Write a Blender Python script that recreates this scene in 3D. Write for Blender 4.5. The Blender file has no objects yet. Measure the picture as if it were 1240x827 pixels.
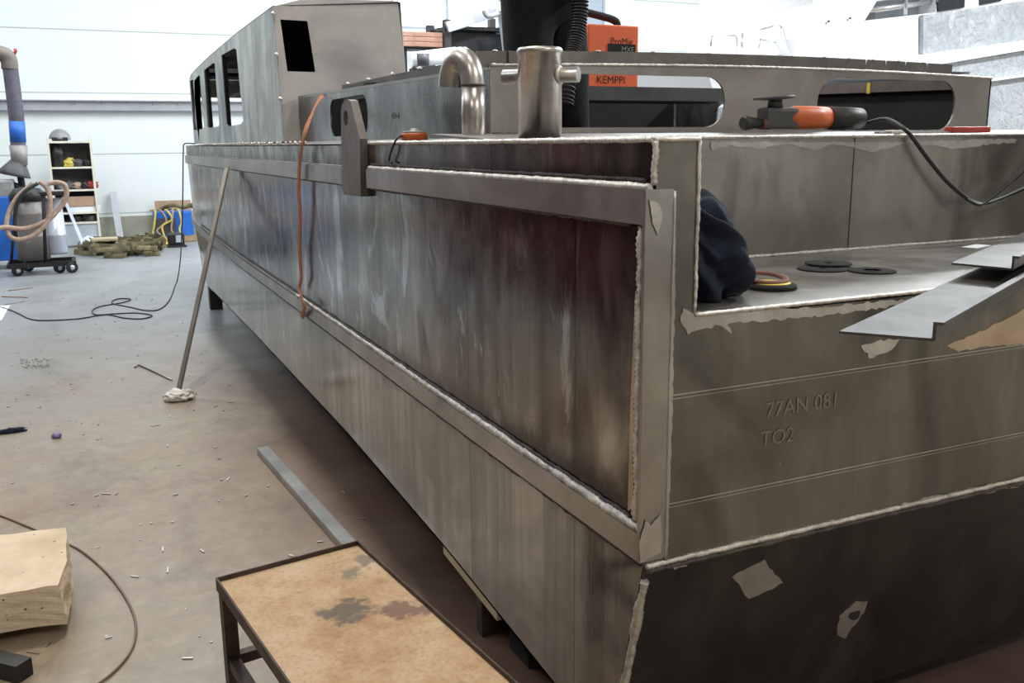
import bpy, bmesh, math, random
from mathutils import Vector, Matrix, noise
from mathutils.geometry import tessellate_polygon
PI = math.pi
rnd = random.Random(7)
S = bpy.context.scene
COL = S.collection

# ------------------------------------------------------------------ camera
F, CX, CY = 1130.0, 620.0, 413.5
EYE = Vector((0, 0, 1.65))
_a = Vector((80-CX, -(178-CY), -F)); _y2 = -(145-CY)
_b = Vector((-(_a.y*_y2+F*F)/_a.x, _y2, -F))
_a.normalize(); _b.normalize(); _c = _b.cross(_a)
M3 = Matrix((_b, _a, _c)).transposed()          # world -> camera
cam = bpy.data.objects.new('camera', bpy.data.cameras.new('camera'))
cam.data.sensor_width = 36; cam.data.lens = 36*F/1240
cam.data.clip_start = 0.05
cam.matrix_world = Matrix.Translation(EYE) @ M3.transposed().to_4x4()
COL.objects.link(cam); S.camera = cam
def at(x, y, X=None, Y=None, Z=None):
    """the point of the place where a sight line of the survey photograph meets the plane X, Y or Z"""
    w = M3.transposed() @ Vector((x-CX, -(y-CY), -F))
    t = (X-EYE.x)/w.x if X is not None else (Y-EYE.y)/w.y if Y is not None else (Z-EYE.z)/w.z
    return EYE + t*w

# ------------------------------------------------------------------ world, light, exposure
S.view_settings.view_transform = 'Standard'; S.view_settings.look = 'None'
S.view_settings.gamma = 1; S.view_settings.use_curve_mapping = False
S.view_settings.exposure = -0.35
S.cycles.use_denoising = True
S.cycles.max_bounces = 8; S.cycles.diffuse_bounces = 4; S.cycles.glossy_bounces = 5
S.cycles.sample_clamp_indirect = 6
w = bpy.data.worlds.new('world'); S.world = w; w.use_nodes = True
w.node_tree.nodes['Background'].inputs[0].default_value = (.8, .9, 1, 1)
w.node_tree.nodes['Background'].inputs[1].default_value = 0.5
def area(name, loc, sx, sy, power, col, rot=(0, 0, 0)):
    l = bpy.data.lights.new(name, 'AREA'); l.shape = 'RECTANGLE'; l.size = sx; l.size_y = sy
    l.energy = power; l.color = col
    o = bpy.data.objects.new(name, l); o.location = loc; o.rotation_euler = rot; COL.objects.link(o); return o
CEIL = 7.0
HALL = dict(x0=-9.0, x1=17.0, y0=-7.0, y1=18.3)
LAMPS = [(-2.6, -2.0, 120), (-3.4, 5.0, 90), (-3.0, 12.0, 120), (1.25, 1.2, 60), (1.15, 5.0, 260), (1.15, 10.0, 160), (3.5, -4.0, 330), (9.5, 2.5, 1300), (6.0, 12.5, 420), (-5.0, 15.0, 150), (12.5, 9.0, 500)]
for i, (x, y, p) in enumerate(LAMPS):
    area('high_bay_light', (x, y, CEIL-.35), .5, .5, p, (1, .925, .83) if y < 8 and x < 8 else (.93, .97, 1))
# daylight through the roof lights and the long windows of the hall
area('roof_daylight', (1.5, 14.0, CEIL-.06), 9, 3, 560, (.86, .94, 1))
area('roof_daylight', (11.0, 12.0, CEIL-.06), 8, 4, 1100, (.88, .95, 1))
area('roof_daylight', (-3.0, 6.0, CEIL-.06), 2.5, 9, 120, (.95, .97, 1))

# ------------------------------------------------------------------ materials
def _nt(name):
    m = bpy.data.materials.new(name); m.use_nodes = True
    nt = m.node_tree; b = nt.nodes['Principled BSDF']; return m, nt, b
def _noise(nt, scale, sc=(1, 1, 1), detail=4, rough=.6, dist=0, src='Object'):
    tc = nt.nodes.new('ShaderNodeTexCoord'); mp = nt.nodes.new('ShaderNodeMapping')
    mp.inputs['Scale'].default_value = sc
    nt.links.new(tc.outputs[src], mp.inputs[0])
    n = nt.nodes.new('ShaderNodeTexNoise'); n.inputs['Scale'].default_value = scale
    n.inputs['Detail'].default_value = detail; n.inputs['Roughness'].default_value = rough
    n.inputs['Distortion'].default_value = dist
    nt.links.new(mp.outputs[0], n.inputs['Vector']); return n.outputs['Fac']
def _ramp(nt, fac, stops):
    r = nt.nodes.new('ShaderNodeValToRGB')
    while len(r.color_ramp.elements) < len(stops): r.color_ramp.elements.new(.5)
    for e, (p, c) in zip(r.color_ramp.elements, stops):
        e.position = p; e.color = (c, c, c, 1) if isinstance(c, (int, float)) else (*c, 1)
    nt.links.new(fac, r.inputs[0]); return r.outputs[0]
def _mix(nt, fac, a, b, mode='MIX'):
    m = nt.nodes.new('ShaderNodeMix'); m.data_type = 'RGBA'; m.blend_type = mode
    for k, v in ((0, fac), (6, a), (7, b)):
        if hasattr(v, 'links'): nt.links.new(v, m.inputs[k])
        else: m.inputs[k].default_value = v if k == 0 else (*v, 1)
    return m.outputs[2]
def _bump(nt, b, h, strength=.2, dist=.002):
    bp = nt.nodes.new('ShaderNodeBump'); bp.inputs['Strength'].default_value = strength
    bp.inputs['Distance'].default_value = dist
    nt.links.new(h, bp.inputs['Height']); nt.links.new(bp.outputs[0], b.inputs['Normal'])
def plain(name, col, rough=.6, metal=0, vary=.25, scale=8, bump=.15, emis=None, es=1):
    m, nt, b = _nt(name)
    n = _noise(nt, scale)
    c = _ramp(nt, n, [(.3, tuple(x*(1-vary) for x in col)), (.7, tuple(min(1, x*(1+vary)) for x in col))])
    nt.links.new(c, b.inputs['Base Color'])
    b.inputs['Roughness'].default_value = rough; b.inputs['Metallic'].default_value = metal
    if bump: _bump(nt, b, _noise(nt, scale*12), bump, .003)
    if emis: b.inputs['Emission Color'].default_value = (*emis, 1); b.inputs['Emission Strength'].default_value = es
    return m
def alum(name, dark, light, r0=.28, r1=.55, streak=(9, 9, 1.0), metal=.92, sheet=0, bump=.12, stain=None, lo=.3, hi=.68, soot_shade=None, painted_reflection=None):
    """mill-finish aluminium with handling marks, vertical runs and smudges"""
    m, nt, b = _nt(name)
    n1 = _noise(nt, 1.0, streak, 6, .65, .6)
    n2 = _noise(nt, 2.2, (1, 1, 1), 5, .6, .8)
    c = _ramp(nt, n1, [(lo, dark), (hi, light)])
    dirt = _ramp(nt, n2, [(.38, 0.0), (.66, 1.0)])
    c = _mix(nt, dirt, c, tuple(.55*a+.2*b_ for a, b_ in zip(dark, light)))
    if stain:
        n4 = _noise(nt, 1.3, (1.6, 1.6, .7), 3, .5, 1.2)
        c = _mix(nt, _ramp(nt, n4, [(.53, 0.0), (.66, .75)]), c, stain)
    if painted_reflection:  # pale bluish patches that paint a reflection into the colour
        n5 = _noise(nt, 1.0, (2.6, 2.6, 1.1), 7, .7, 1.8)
        c = _mix(nt, _ramp(nt, n5, [(.56, 0.0), (.62, .8)]), c, painted_reflection)
    if sheet:                       # frame lines telegraphing through the plate
        tc = nt.nodes.new('ShaderNodeTexCoord'); sp = nt.nodes.new('ShaderNodeSeparateXYZ')
        nt.links.new(tc.outputs['Object'], sp.inputs[0])
        dv = nt.nodes.new('ShaderNodeMath'); dv.operation = 'DIVIDE'; dv.inputs[1].default_value = sheet
        nt.links.new(sp.outputs['Y'], dv.inputs[0])
        fr = nt.nodes.new('ShaderNodeMath'); fr.operation = 'PINGPONG'; fr.inputs[1].default_value = 1
        nt.links.new(dv.outputs[0], fr.inputs[0])
        line = _ramp(nt, fr.outputs[0], [(0, .75), (.02, 0.0)])
        c = _mix(nt, line, c, tuple(.5*a for a in dark))
    if soot_shade:                        # sooty burn along the panel's weld runs; painted shade on the bottom strake
        tc2 = nt.nodes.new('ShaderNodeTexCoord'); sp2 = nt.nodes.new('ShaderNodeSeparateXYZ')
        nt.links.new(tc2.outputs['Object'], sp2.inputs[0])
        wn = _noise(nt, 5, (1, 1.5, 1), 6, .7)
        for ax, p0, p1 in soot_shade:
            ma = nt.nodes.new('ShaderNodeMath'); ma.operation = 'MULTIPLY_ADD'; ma.inputs[1].default_value = (p1-p0)*1.6
            nt.links.new(wn, ma.inputs[0]); nt.links.new(sp2.outputs[ax], ma.inputs[2])
            mr = nt.nodes.new('ShaderNodeMapRange'); mr.interpolation_type = 'SMOOTHSTEP'
            sh = (p1-p0)*.8
            mr.inputs[1].default_value = p0+sh; mr.inputs[2].default_value = p1+sh; mr.inputs[3].default_value = 0; mr.inputs[4].default_value = .85
            nt.links.new(ma.outputs[0], mr.inputs[0]); c = _mix(nt, mr.outputs[0], c, (.035, .028, .026))
    nt.links.new(c, b.inputs['Base Color'])
    n3 = _noise(nt, 3.0, (1.5, 1.5, .8), 6, .7, 1.5)
    rr = _ramp(nt, n3, [(.3, r0), (.7, r1)])
    nt.links.new(rr, b.inputs['Roughness'])
    b.inputs['Metallic'].default_value = metal
    _bump(nt, b, _noise(nt, 60, (1, 1, .15), 3), bump, .002)
    return m
M = {}
M['side'] = alum('mill_aluminium_side', (.15, .14, .13), (.42, .40, .38), .09, .28, (7, 7, .7), sheet=.34, stain=(.07, .055, .05), metal=.97, lo=.38, hi=.62, painted_reflection=(.55, .60, .62), soot_shade=[('Z', 1.38, 1.50), ('Z', .93, .83), ('Y', -4.25, -4.40)])
M['sidel'] = alum('mill_aluminium_bottom_strake', (.22, .205, .18), (.44, .42, .38), .10, .20, (12, 12, .5), sheet=.34, metal=.97, lo=.36, hi=.58, soot_shade=[('Z', .70, .79)])  # dark upper edge paints the shade below the lower strake
M['band'] = alum('mill_aluminium_band', (.07, .065, .06), (.36, .345, .33), .18, .4, (6, 6, 1.2), sheet=.6, stain=(.07, .055, .05), metal=.95, lo=.4, hi=.62, soot_shade=[('Z', 1.615, 1.57), ('Y', -4.28, -4.38)])
M['trans'] = alum('mill_aluminium_transom', (.15, .145, .13), (.29, .28, .25), .26, .46, (4, 4, .6), stain=(.08, .078, .07))
M['tan'] = alum('tan_ground_aluminium', (.50, .40, .29), (.72, .60, .45), .35, .5, (3, 3, 3))
M['cwall'] = alum('mill_aluminium_cockpit', (.34, .33, .30), (.50, .485, .44), .3, .5, (3, 3, .8), stain=(.13, .12, .11))
M['prop'] = plain('dull_bar', (.13, .115, .105), .5, .5, .15)
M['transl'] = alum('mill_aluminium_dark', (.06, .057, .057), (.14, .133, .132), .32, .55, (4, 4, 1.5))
M['rail'] = alum('aluminium_bar', (.34, .325, .305), (.50, .48, .45), .28, .42, (6, 2, 6))
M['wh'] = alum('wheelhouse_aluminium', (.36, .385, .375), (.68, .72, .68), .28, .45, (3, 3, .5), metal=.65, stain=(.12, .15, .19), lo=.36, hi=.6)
M['whaft'] = alum('wheelhouse_film_plate', (.36, .345, .34), (.42, .405, .40), .5, .62, (1, 1, 1), metal=.35)
M['coam'] = alum('coaming_aluminium', (.12, .13, .13), (.34, .36, .35), .16, .34, (5, 5, 1), stain=(.10, .11, .12), lo=.38, hi=.6)
M['coama'] = alum('coaming_aft_aluminium', (.30, .285, .265), (.42, .40, .375), .4, .6, (2, 2, 1), metal=.7)
M['ledge'] = alum('cockpit_aluminium', (.30, .285, .265), (.48, .46, .43), .3, .5, (2, 5, 2))
M['weld'] = plain('weld_bead', (.66, .63, .58), .42, .75, .35, 60, .5)
M['weldd'] = plain('sooty_weld_and_shade', (.10, .09, .085), .6, .5, .5, 50, .6)
M['ground'] = alum('ground_aluminium', (.5, .49, .47), (.72, .70, .67), .35, .5, (20, 20, 20))
M['pipe'] = alum('pipe_aluminium', (.50, .47, .445), (.78, .74, .70), .24, .38, (3, 3, 10))
M['bracket'] = alum('sawn_aluminium', (.17, .16, .152), (.26, .245, .232), .4, .55, (10, 10, 10), metal=.7)
M['black'] = plain('black_and_shade', (.012, .012, .013), .85)  # also paints the shade inside the cabin trunk
M['rubber'] = plain('black_rubber', (.02, .02, .021), .5)
M['blackmetal'] = plain('black_steel', (.035, .033, .032), .5, .5)
M['darkcloth'] = plain('black_work_cloth', (.010, .011, .013), .95, 0, .5, 14, .6)
M['navy'] = plain('navy_fleece', (.008, .014, .032), .92, 0, .35, 30, .7)
M['orange'] = plain('orange_plastic', (.55, .12, .03), .45, 0, .2, 10, .1)
M['weldorange'] = plain('orange_paint', (.85, .16, .06), .45, 0, .06, 3, .05)
M['red'] = plain('red_plastic', (.38, .04, .03), .4)
M['yellow'] = plain('yellow_plastic', (.62, .50, .08), .5)
M['strap'] = plain('orange_webbing', (.38, .145, .06), .85, 0, .35, 25, .5)
M['blue'] = plain('blue_paint', (.02, .14, .55), .45, 0, .15)
M['greydrum'] = plain('grey_painted_steel', (.30, .28, .27), .5, .2, .25, 4)
M['paledrum'] = plain('pale_painted_steel', (.62, .66, .75), .35, .3, .12, 4)
M['hose'] = plain('brown_hose', (.36, .25, .19), .6, 0, .25, 20, .4)
M['cream'] = plain('cream_steel', (.75, .72, .60), .5, 0, .1)
M['shelfgrey'] = plain('shelf_grey', (.16, .155, .15), .6, 0, .15)
M['panelgrey'] = plain('panel_grey', (.42, .46, .49), .55, 0, .05)
M['card'] = plain('cardboard', (.42, .28, .19), .85, 0, .12)
M['wood'] = plain('rough_timber', (.34, .24, .14), .85, 0, .3, 9, .5)
M['plywood'] = plain('plywood', (.48, .40, .26), .8, 0, .15, 9)
M['olive'] = plain('olive_webbing', (.13, .11, .055), .9, 0, .7, 5, .5)
M['white'] = plain('white_cloth', (.75, .74, .70), .9, 0, .1, 30, .6)
M['paper'] = plain('white_paper', (.78, .80, .84), .7, 0, .05)
M['green'] = plain('green_plastic', (.05, .35, .12), .6)
M['grey'] = plain('grey_plastic', (.28, .28, .28), .45)
M['darkgrey'] = plain('dark_grey_plastic', (.07, .07, .075), .5)
M['skin'] = plain('skin', (.55, .33, .25), .6, 0, .06)
M['gel'] = plain('white_gelcoat', (.88, .90, .92), .25, 0, .03, 1, 0)
M['glass'] = plain('dark_window', (.02, .022, .025), .12, 0, .1, 1, 0)
M['steelrail'] = plain('polished_rail', (.75, .76, .78), .25, .8, .05)
M['disc'] = plain('cutting_disc', (.008, .008, .008), .9, 0, .4, 60, .6)
M['stone'] = None

def film():
    m, nt, b = _nt('crinkled_film')
    n = _noise(nt, 5, (1, 1, 1), 6, .75, 3.0)
    c = _ramp(nt, n, [(.47, (.60, .67, .73)), (.50, (.97, .98, 1)), (.512, (.66, .73, .78)), (.56, (.74, .79, .83)), (.575, (.98, .99, 1)), (.59, (.58, .65, .71))])
    nt.links.new(c, b.inputs['Base Color']); b.inputs['Roughness'].default_value = .22
    b.inputs['Metallic'].default_value = .25
    _bump(nt, b, n, 1.0, .05); return m
M['film'] = film()
def floor_mat():
    m, nt, b = _nt('dusty_concrete')
    base = _ramp(nt, _noise(nt, .5, (1, 1, 1), 8, .62, .5), [(.34, (.25, .165, .115)), (.45, (.32, .24, .17)), (.57, (.335, .28, .205)), (.72, (.245, .235, .19))])
    fine = _ramp(nt, _noise(nt, 9, (1, 1, 1), 8, .75, .4), [(.3, .72), (.7, 1.08)])
    c = _mix(nt, 1.0, base, fine, 'MULTIPLY')
    # rust-brown grinding dust along the hull, with shade under it painted in
    tc = nt.nodes.new('ShaderNodeTexCoord'); sp = nt.nodes.new('ShaderNodeSeparateXYZ')
    nt.links.new(tc.outputs['Object'], sp.inputs[0])
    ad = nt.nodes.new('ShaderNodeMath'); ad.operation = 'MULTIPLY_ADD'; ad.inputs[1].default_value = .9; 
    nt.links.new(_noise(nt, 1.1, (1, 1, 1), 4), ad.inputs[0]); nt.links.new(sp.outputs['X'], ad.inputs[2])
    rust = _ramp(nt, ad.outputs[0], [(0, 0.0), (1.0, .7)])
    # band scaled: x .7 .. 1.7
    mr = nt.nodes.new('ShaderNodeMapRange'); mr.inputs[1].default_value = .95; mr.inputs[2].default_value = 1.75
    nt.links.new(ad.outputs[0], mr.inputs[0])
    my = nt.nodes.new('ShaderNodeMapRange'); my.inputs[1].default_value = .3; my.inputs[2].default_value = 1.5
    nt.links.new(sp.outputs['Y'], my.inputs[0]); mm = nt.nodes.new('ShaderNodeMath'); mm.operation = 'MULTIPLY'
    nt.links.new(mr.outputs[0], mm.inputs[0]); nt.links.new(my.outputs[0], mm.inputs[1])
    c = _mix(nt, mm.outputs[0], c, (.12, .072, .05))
    # far part greyed in colour, painting the window's reflection on the floor
    mr2 = nt.nodes.new('ShaderNodeMapRange'); mr2.inputs[1].default_value = 7.5; mr2.inputs[2].default_value = 11.5
    ad2 = nt.nodes.new('ShaderNodeMath'); ad2.operation = 'MULTIPLY_ADD'; ad2.inputs[1].default_value = 4
    nt.links.new(_noise(nt, .6), ad2.inputs[0]); nt.links.new(sp.outputs['Y'], ad2.inputs[2])
    nt.links.new(ad2.outputs[0], mr2.inputs[0])
    c = _mix(nt, mr2.outputs[0], c, (.28, .29, .295))
    stroke = _ramp(nt, _noise(nt, 1.4, (1.3, .8, 1), 8, .75, .6), [(.36, .70), (.48, 1.0)])
    c = _mix(nt, .8, c, stroke, 'MULTIPLY')
    nt.links.new(c, b.inputs['Base Color'])
    rr = _ramp(nt, _noise(nt, 1.5), [(.3, .30), (.7, .5)]); nt.links.new(rr, b.inputs['Roughness'])
    _bump(nt, b, _noise(nt, 40), .15, .004); return m
M['floor'] = floor_mat()
def wall_mat():
    m, nt, b = _nt('white_sandwich_panel')
    b.inputs['Roughness'].default_value = .5
    tc = nt.nodes.new('ShaderNodeTexCoord'); sp = nt.nodes.new('ShaderNodeSeparateXYZ')
    nt.links.new(tc.outputs['Object'], sp.inputs[0])
    ad = nt.nodes.new('ShaderNodeMath'); ad.operation = 'ADD'; ad.inputs[1].default_value = -1.51+1.045*4
    nt.links.new(sp.outputs['Z'], ad.inputs[0])
    dv = nt.nodes.new('ShaderNodeMath'); dv.operation = 'DIVIDE'; dv.inputs[1].default_value = 1.045
    nt.links.new(ad.outputs[0], dv.inputs[0])
    fr = nt.nodes.new('ShaderNodeMath'); fr.operation = 'FRACT'; nt.links.new(dv.outputs[0], fr.inputs[0])
    line = _ramp(nt, fr.outputs[0], [(0, 1.0), (.018, 1.0), (.02, 0.0)])
    c = _mix(nt, line, (.80, .84, .83), (.45, .47, .47))
    nt.links.new(c, b.inputs['Base Color']); return m
M['wall'] = wall_mat()
M['walldark'] = plain('left_wall_cladding', (.20, .19, .18), .7, 0, .3, .5)
M['wallfront'] = plain('front_wall_cladding', (.50, .50, .47), .7, 0, .1, .5)
M['curtain'] = plain('added_dark_red_curtain', (.09, .015, .015), .4, 0, .3, 2)
M['plinth'] = plain('concrete_plinth', (.36, .35, .28), .9, 0, .15, 3)
M['duct'] = plain('grey_duct', (.42, .43, .47), .45, .4, .08)
M['column'] = plain('grey_column', (.36, .40, .45), .5, .1, .05)
M['pane'] = plain('bright_pane', (.8, .9, 1), .5, emis=(.86, .94, 1), es=5.0, bump=0)
def stone():
    m, nt, b = _nt('broken_concrete')
    n = _noise(nt, 6, detail=8)
    c = _ramp(nt, n, [(.3, (.60, .48, .34)), (.7, (.80, .68, .52))])
    v = nt.nodes.new('ShaderNodeTexVoronoi'); v.inputs['Scale'].default_value = 22
    tc = nt.nodes.new('ShaderNodeTexCoord'); nt.links.new(tc.outputs['Object'], v.inputs['Vector'])
    h = _ramp(nt, v.outputs['Distance'], [(.06, 0.0), (.12, 1.0)])
    c = _mix(nt, h, (.10, .08, .06), c)
    nt.links.new(c, b.inputs['Base Color']); b.inputs['Roughness'].default_value = .95
    _bump(nt, b, _noise(nt, 30), .5, .01); return m
M['stone'] = stone()
M['rim'] = plain('rusty_angle_iron', (.075, .055, .045), .55, .6, .4, 20, .4)
def tabletop():
    m, nt, b = _nt('rusty_scale_plate')
    n = _noise(nt, 3.2, detail=9, rough=.7)
    c = _ramp(nt, n, [(.26, (.24, .13, .07)), (.38, (.40, .24, .125)), (.5, (.50, .35, .21)), (.66, (.56, .43, .31))])
    sp = _ramp(nt, _noise(nt, 70, detail=4, rough=.8), [(.3, .55), (.45, 1.0), (.7, 1.15)])
    c = _mix(nt, .8, c, sp, 'MULTIPLY')
    # three grey burnt patches with ragged edges
    tc = nt.nodes.new('ShaderNodeTexCoord')
    wob = _noise(nt, 14, detail=5)
    _t = []
    for qx, qy, r_, cl in ((422, 740, .052, (.10, .09, .075)), (438, 676, .022, (.2, .17, .13)), (432, 690, .028, (.2, .17, .13)), (497, 737, .040, (.17, .09, .07))):
        q_ = at(qx, qy, Z=.49)-_tb; _t.append((q_.x, q_.y, r_, cl))
    for (x, y, r, col) in _t:
        mp = nt.nodes.new('ShaderNodeVectorMath'); mp.operation = 'DISTANCE'; mp.inputs[1].default_value = (x, y, .488)
        nt.links.new(tc.outputs['Object'], mp.inputs[0])
        a1 = nt.nodes.new('ShaderNodeMath'); a1.operation = 'MULTIPLY_ADD'; a1.inputs[1].default_value = -.22
        nt.links.new(wob, a1.inputs[0]); nt.links.new(mp.outputs['Value'], a1.inputs[2])
        f = nt.nodes.new('ShaderNodeMapRange'); f.inputs[1].default_value = r-.12; f.inputs[2].default_value = r-.095
        f.inputs[3].default_value = .85; f.inputs[4].default_value = 0
        nt.links.new(a1.outputs[0], f.inputs[0])
        c = _mix(nt, f.outputs[0], c, col)
    nt.links.new(c, b.inputs['Base Color']); b.inputs['Roughness'].default_value = .75
    _bump(nt, b, _noise(nt, 50, detail=6), .5, .004); return m
_A, _B, _C, _D = (at(*q, Z=.5) for q in ((262, 700), (433, 655), (355, 827), (620, 827)))
_tb = (_A+_B)/2+((_C-_A).normalized()+(_D-_B).normalized()).normalized()*.5
M['table'] = tabletop()

# ------------------------------------------------------------------ mesh helpers
class MB:
    def __init__(s): s.v = []; s.f = []; s.sm = []
    def add(s, vs, fs, smooth=False):
        n = len(s.v); s.v += [Vector(p) for p in vs]; s.f += [[i+n for i in f] for f in fs]; s.sm += [smooth]*len(fs); return s
    def box(s, c, d, R=None, bev=0):
        c = Vector(c); hx, hy, hz = d[0]/2, d[1]/2, d[2]/2
        if not bev:
            vs = [Vector((sx*hx, sy*hy, sz*hz)) for sz in (-1, 1) for sx, sy in ((-1, -1), (1, -1), (1, 1), (-1, 1))]
            fs = [(3, 2, 1, 0), (4, 5, 6, 7), (0, 1, 5, 4), (1, 2, 6, 5), (2, 3, 7, 6), (3, 0, 4, 7)]
        else:
            bm = bmesh.new(); bmesh.ops.create_cube(bm, size=1)
            for v in bm.verts: v.co = Vector((v.co.x*d[0], v.co.y*d[1], v.co.z*d[2]))
            bmesh.ops.bevel(bm, geom=bm.edges[:], offset=bev, segments=2, profile=.6, affect='EDGES')
            bm.verts.ensure_lookup_table(); bm.verts.index_update()
            vs = [v.co.copy() for v in bm.verts]; fs = [[v.index for v in f.verts] for f in bm.faces]; bm.free()
        if R is not None: vs = [R @ p for p in vs]
        return s.add([c+p for p in vs], fs)
    def bar(s, p0, p1, wd, th, up=(0, 0, 1)):
        p0 = Vector(p0); p1 = Vector(p1); d = (p1-p0); L = d.length; d.normalize()
        side = d.cross(Vector(up)); 
        if side.length < 1e-4: side = d.cross(Vector((1, 0, 0)))
        side.normalize(); u = side.cross(d)
        R = Matrix((side, d, u)).transposed()
        return s.box((p0+p1)/2, (wd, L, th), R)
    def tube(s, pts, r, n=10, caps=True, closed=False, rib=None):
        pts = [Vector(p) for p in pts]; m = len(pts)
        rs = r if isinstance(r, (list, tuple)) else [r]*m
        T = []
        for i in range(m):
            a = pts[(i-1) % m] if closed else pts[max(i-1, 0)]; b = pts[(i+1) % m] if closed else pts[min(i+1, m-1)]
            T.append((b-a).normalized() if (b-a).length > 1e-9 else Vector((0, 0, 1)))
        u = T[0].orthogonal().normalized(); vs = []; fs = []
        for i in range(m):
            u = (u - T[i]*u.dot(T[i])).normalized(); w_ = T[i].cross(u)
            for k in range(n):
                a = 2*PI*k/n; vs.append(pts[i]+(u*math.cos(a)+w_*math.sin(a))*rs[i])
        for i in range(m if closed else m-1):
            j = (i+1) % m
            for k in range(n):
                l = (k+1) % n; fs.append((i*n+k, i*n+l, j*n+l, j*n+k))
        s.add(vs, fs, True)
        if caps and not closed:
            b = len(s.v)-len(vs)
            s.f.append([b+k for k in range(n)][::-1]); s.f.append([b+(m-1)*n+k for k in range(n)]); s.sm += [False, False]
        return s
    def cyl(s, p0, p1, r, n=20, r1=None): return s.tube([p0, p1], [r, r1 if r1 is not None else r], n)
    def lathe(s, prof, c=(0, 0, 0), n=28, R=None, cap=True):
        c = Vector(c); vs = []; fs = []; m = len(prof)
        for r, z in prof:
            for k in range(n):
                p = Vector((r*math.cos(2*PI*k/n), r*math.sin(2*PI*k/n), z)); vs.append(c+(R @ p if R is not None else p))
        for i in range(m-1):
            for k in range(n):
                l = (k+1) % n; fs.append((i*n+k, i*n+l, (i+1)*n+l, (i+1)*n+k))
        s.add(vs, fs, True)
        if cap:
            b = len(s.v)-len(vs)
            s.f.append([b+k for k in range(n)][::-1]); s.f.append([b+(m-1)*n+k for k in range(n)]); s.sm += [False, False]
        return s
    def plate(s, outer, holes, f, off):
        """outline with holes (2D) mapped by f and given thickness off"""
        off = Vector(off); loops = [outer]+list(holes)
        flat = [p for l in loops for p in l]
        tri = tessellate_polygon([[Vector((p[0], p[1], 0)) for p in l] for l in loops])
        A = [Vector(f(*p)) for p in flat]; n = len(A)
        vs = A+[p+off for p in A]; fs = [tuple(t) for t in tri]+[tuple(n+i for i in reversed(t)) for t in tri]
        b = 0
        for l in loops:
            k = len(l)
            for i in range(k): j = (i+1) % k; fs.append((b+i, b+j, n+b+j, n+b+i))
            b += k
        return s.add(vs, fs)
    def grid(s, P, off=None):
        """P[i][j] points; off(i,j)->vector gives it thickness"""
        R_, C_ = len(P), len(P[0]); vs = [p for r in P for p in r]; fs = []
        for i in range(R_-1):
            for j in range(C_-1): fs.append((i*C_+j, i*C_+j+1, (i+1)*C_+j+1, (i+1)*C_+j))
        if off is None: return s.add(vs, fs, True)
        n = len(vs); vs = vs+[Vector(p)+Vector(off) for p in vs]
        fs += [tuple(n+i for i in reversed(f)) for f in fs]
        rim = [j for j in range(C_)]+[i*C_+C_-1 for i in range(1, R_)]+[(R_-1)*C_+j for j in range(C_-2, -1, -1)]+[i*C_ for i in range(R_-2, 0, -1)]
        for a, b in zip(rim, rim[1:]+rim[:1]): fs.append((a, n+a, n+b, b))
        return s.add(vs, fs, False)
    def build(s, name, mat, parent=None, base=None):
        root = parent
        while root is not None and root.parent is not None: root = root.parent
        o0 = Vector(base) if base is not None else (Vector(root.location) if root is not None else Vector())
        me = bpy.data.meshes.new(name); me.from_pydata([p-o0 for p in s.v], [], s.f); me.update()
        me.polygons.foreach_set('use_smooth', s.sm)
        bm = bmesh.new(); bm.from_mesh(me); bmesh.ops.recalc_face_normals(bm, faces=bm.faces); bm.to_mesh(me); bm.free()
        me.materials.append(mat)
        o = bpy.data.objects.new(name, me); COL.objects.link(o)
        if parent is not None: o.parent = parent
        else: o.location = o0
        return o
def tag(o, label=None, cat=None, group=None, kind=None):
    for k, v in (('label', label), ('category', cat), ('group', group), ('kind', kind)):
        if v: o[k] = v
    return o
def thing(name, label, cat, loc=(0, 0, 0), group=None):
    o = bpy.data.objects.new(name, None); o.location = loc; COL.objects.link(o); o.empty_display_size = .1
    return tag(o, label, cat, group)
def spline(pts, n=8, closed=False):
    pts = [Vector(p) for p in pts]; out = []; m = len(pts)
    g = lambda i: pts[i % m] if closed else pts[min(max(i, 0), m-1)]
    for i in range(m if closed else m-1):
        a, b, c, d = g(i-1), g(i), g(i+1), g(i+2)
        for k in range(n):
            t = k/n; out.append(.5*((2*b)+(-a+c)*t+(2*a-5*b+4*c-d)*t*t+(-a+3*b-3*c+d)*t**3))
    if not closed: out.append(pts[-1])
    return out
def rrect(x0, x1, y0, y1, r, n=6):
    o = []
    for cx, cy, a in ((x1-r, y1-r, 0), (x0+r, y1-r, 90), (x0+r, y0+r, 180), (x1-r, y0+r, 270)):
        for k in range(n+1):
            t = math.radians(a+90*k/n); o.append((cx+r*math.cos(t), cy+r*math.sin(t)))
    return o
def bead(mb, pts, r, step=.006, wob=.3, n=6):
    """a rippled weld run along a polyline"""
    out = []; rs = []
    pts = [Vector(p) for p in pts]
    for a, b in zip(pts, pts[1:]):
        k = max(2, int((b-a).length/step))
        for i in range(k):
            p = a.lerp(b, i/k)
            j = noise.noise(p*45)*r*wob*1.2
            out.append(p+Vector((noise.noise(p*31), noise.noise(p*37+Vector((5, 0, 0))), j/r/2))*r*wob)
            rs.append(r*(1+wob*(.8 if i % 2 else -.5)*.6+wob*noise.noise(p*20)))
    out.append(pts[-1]); rs.append(r)
    mb.tube(out, rs, n); return mb
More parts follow.
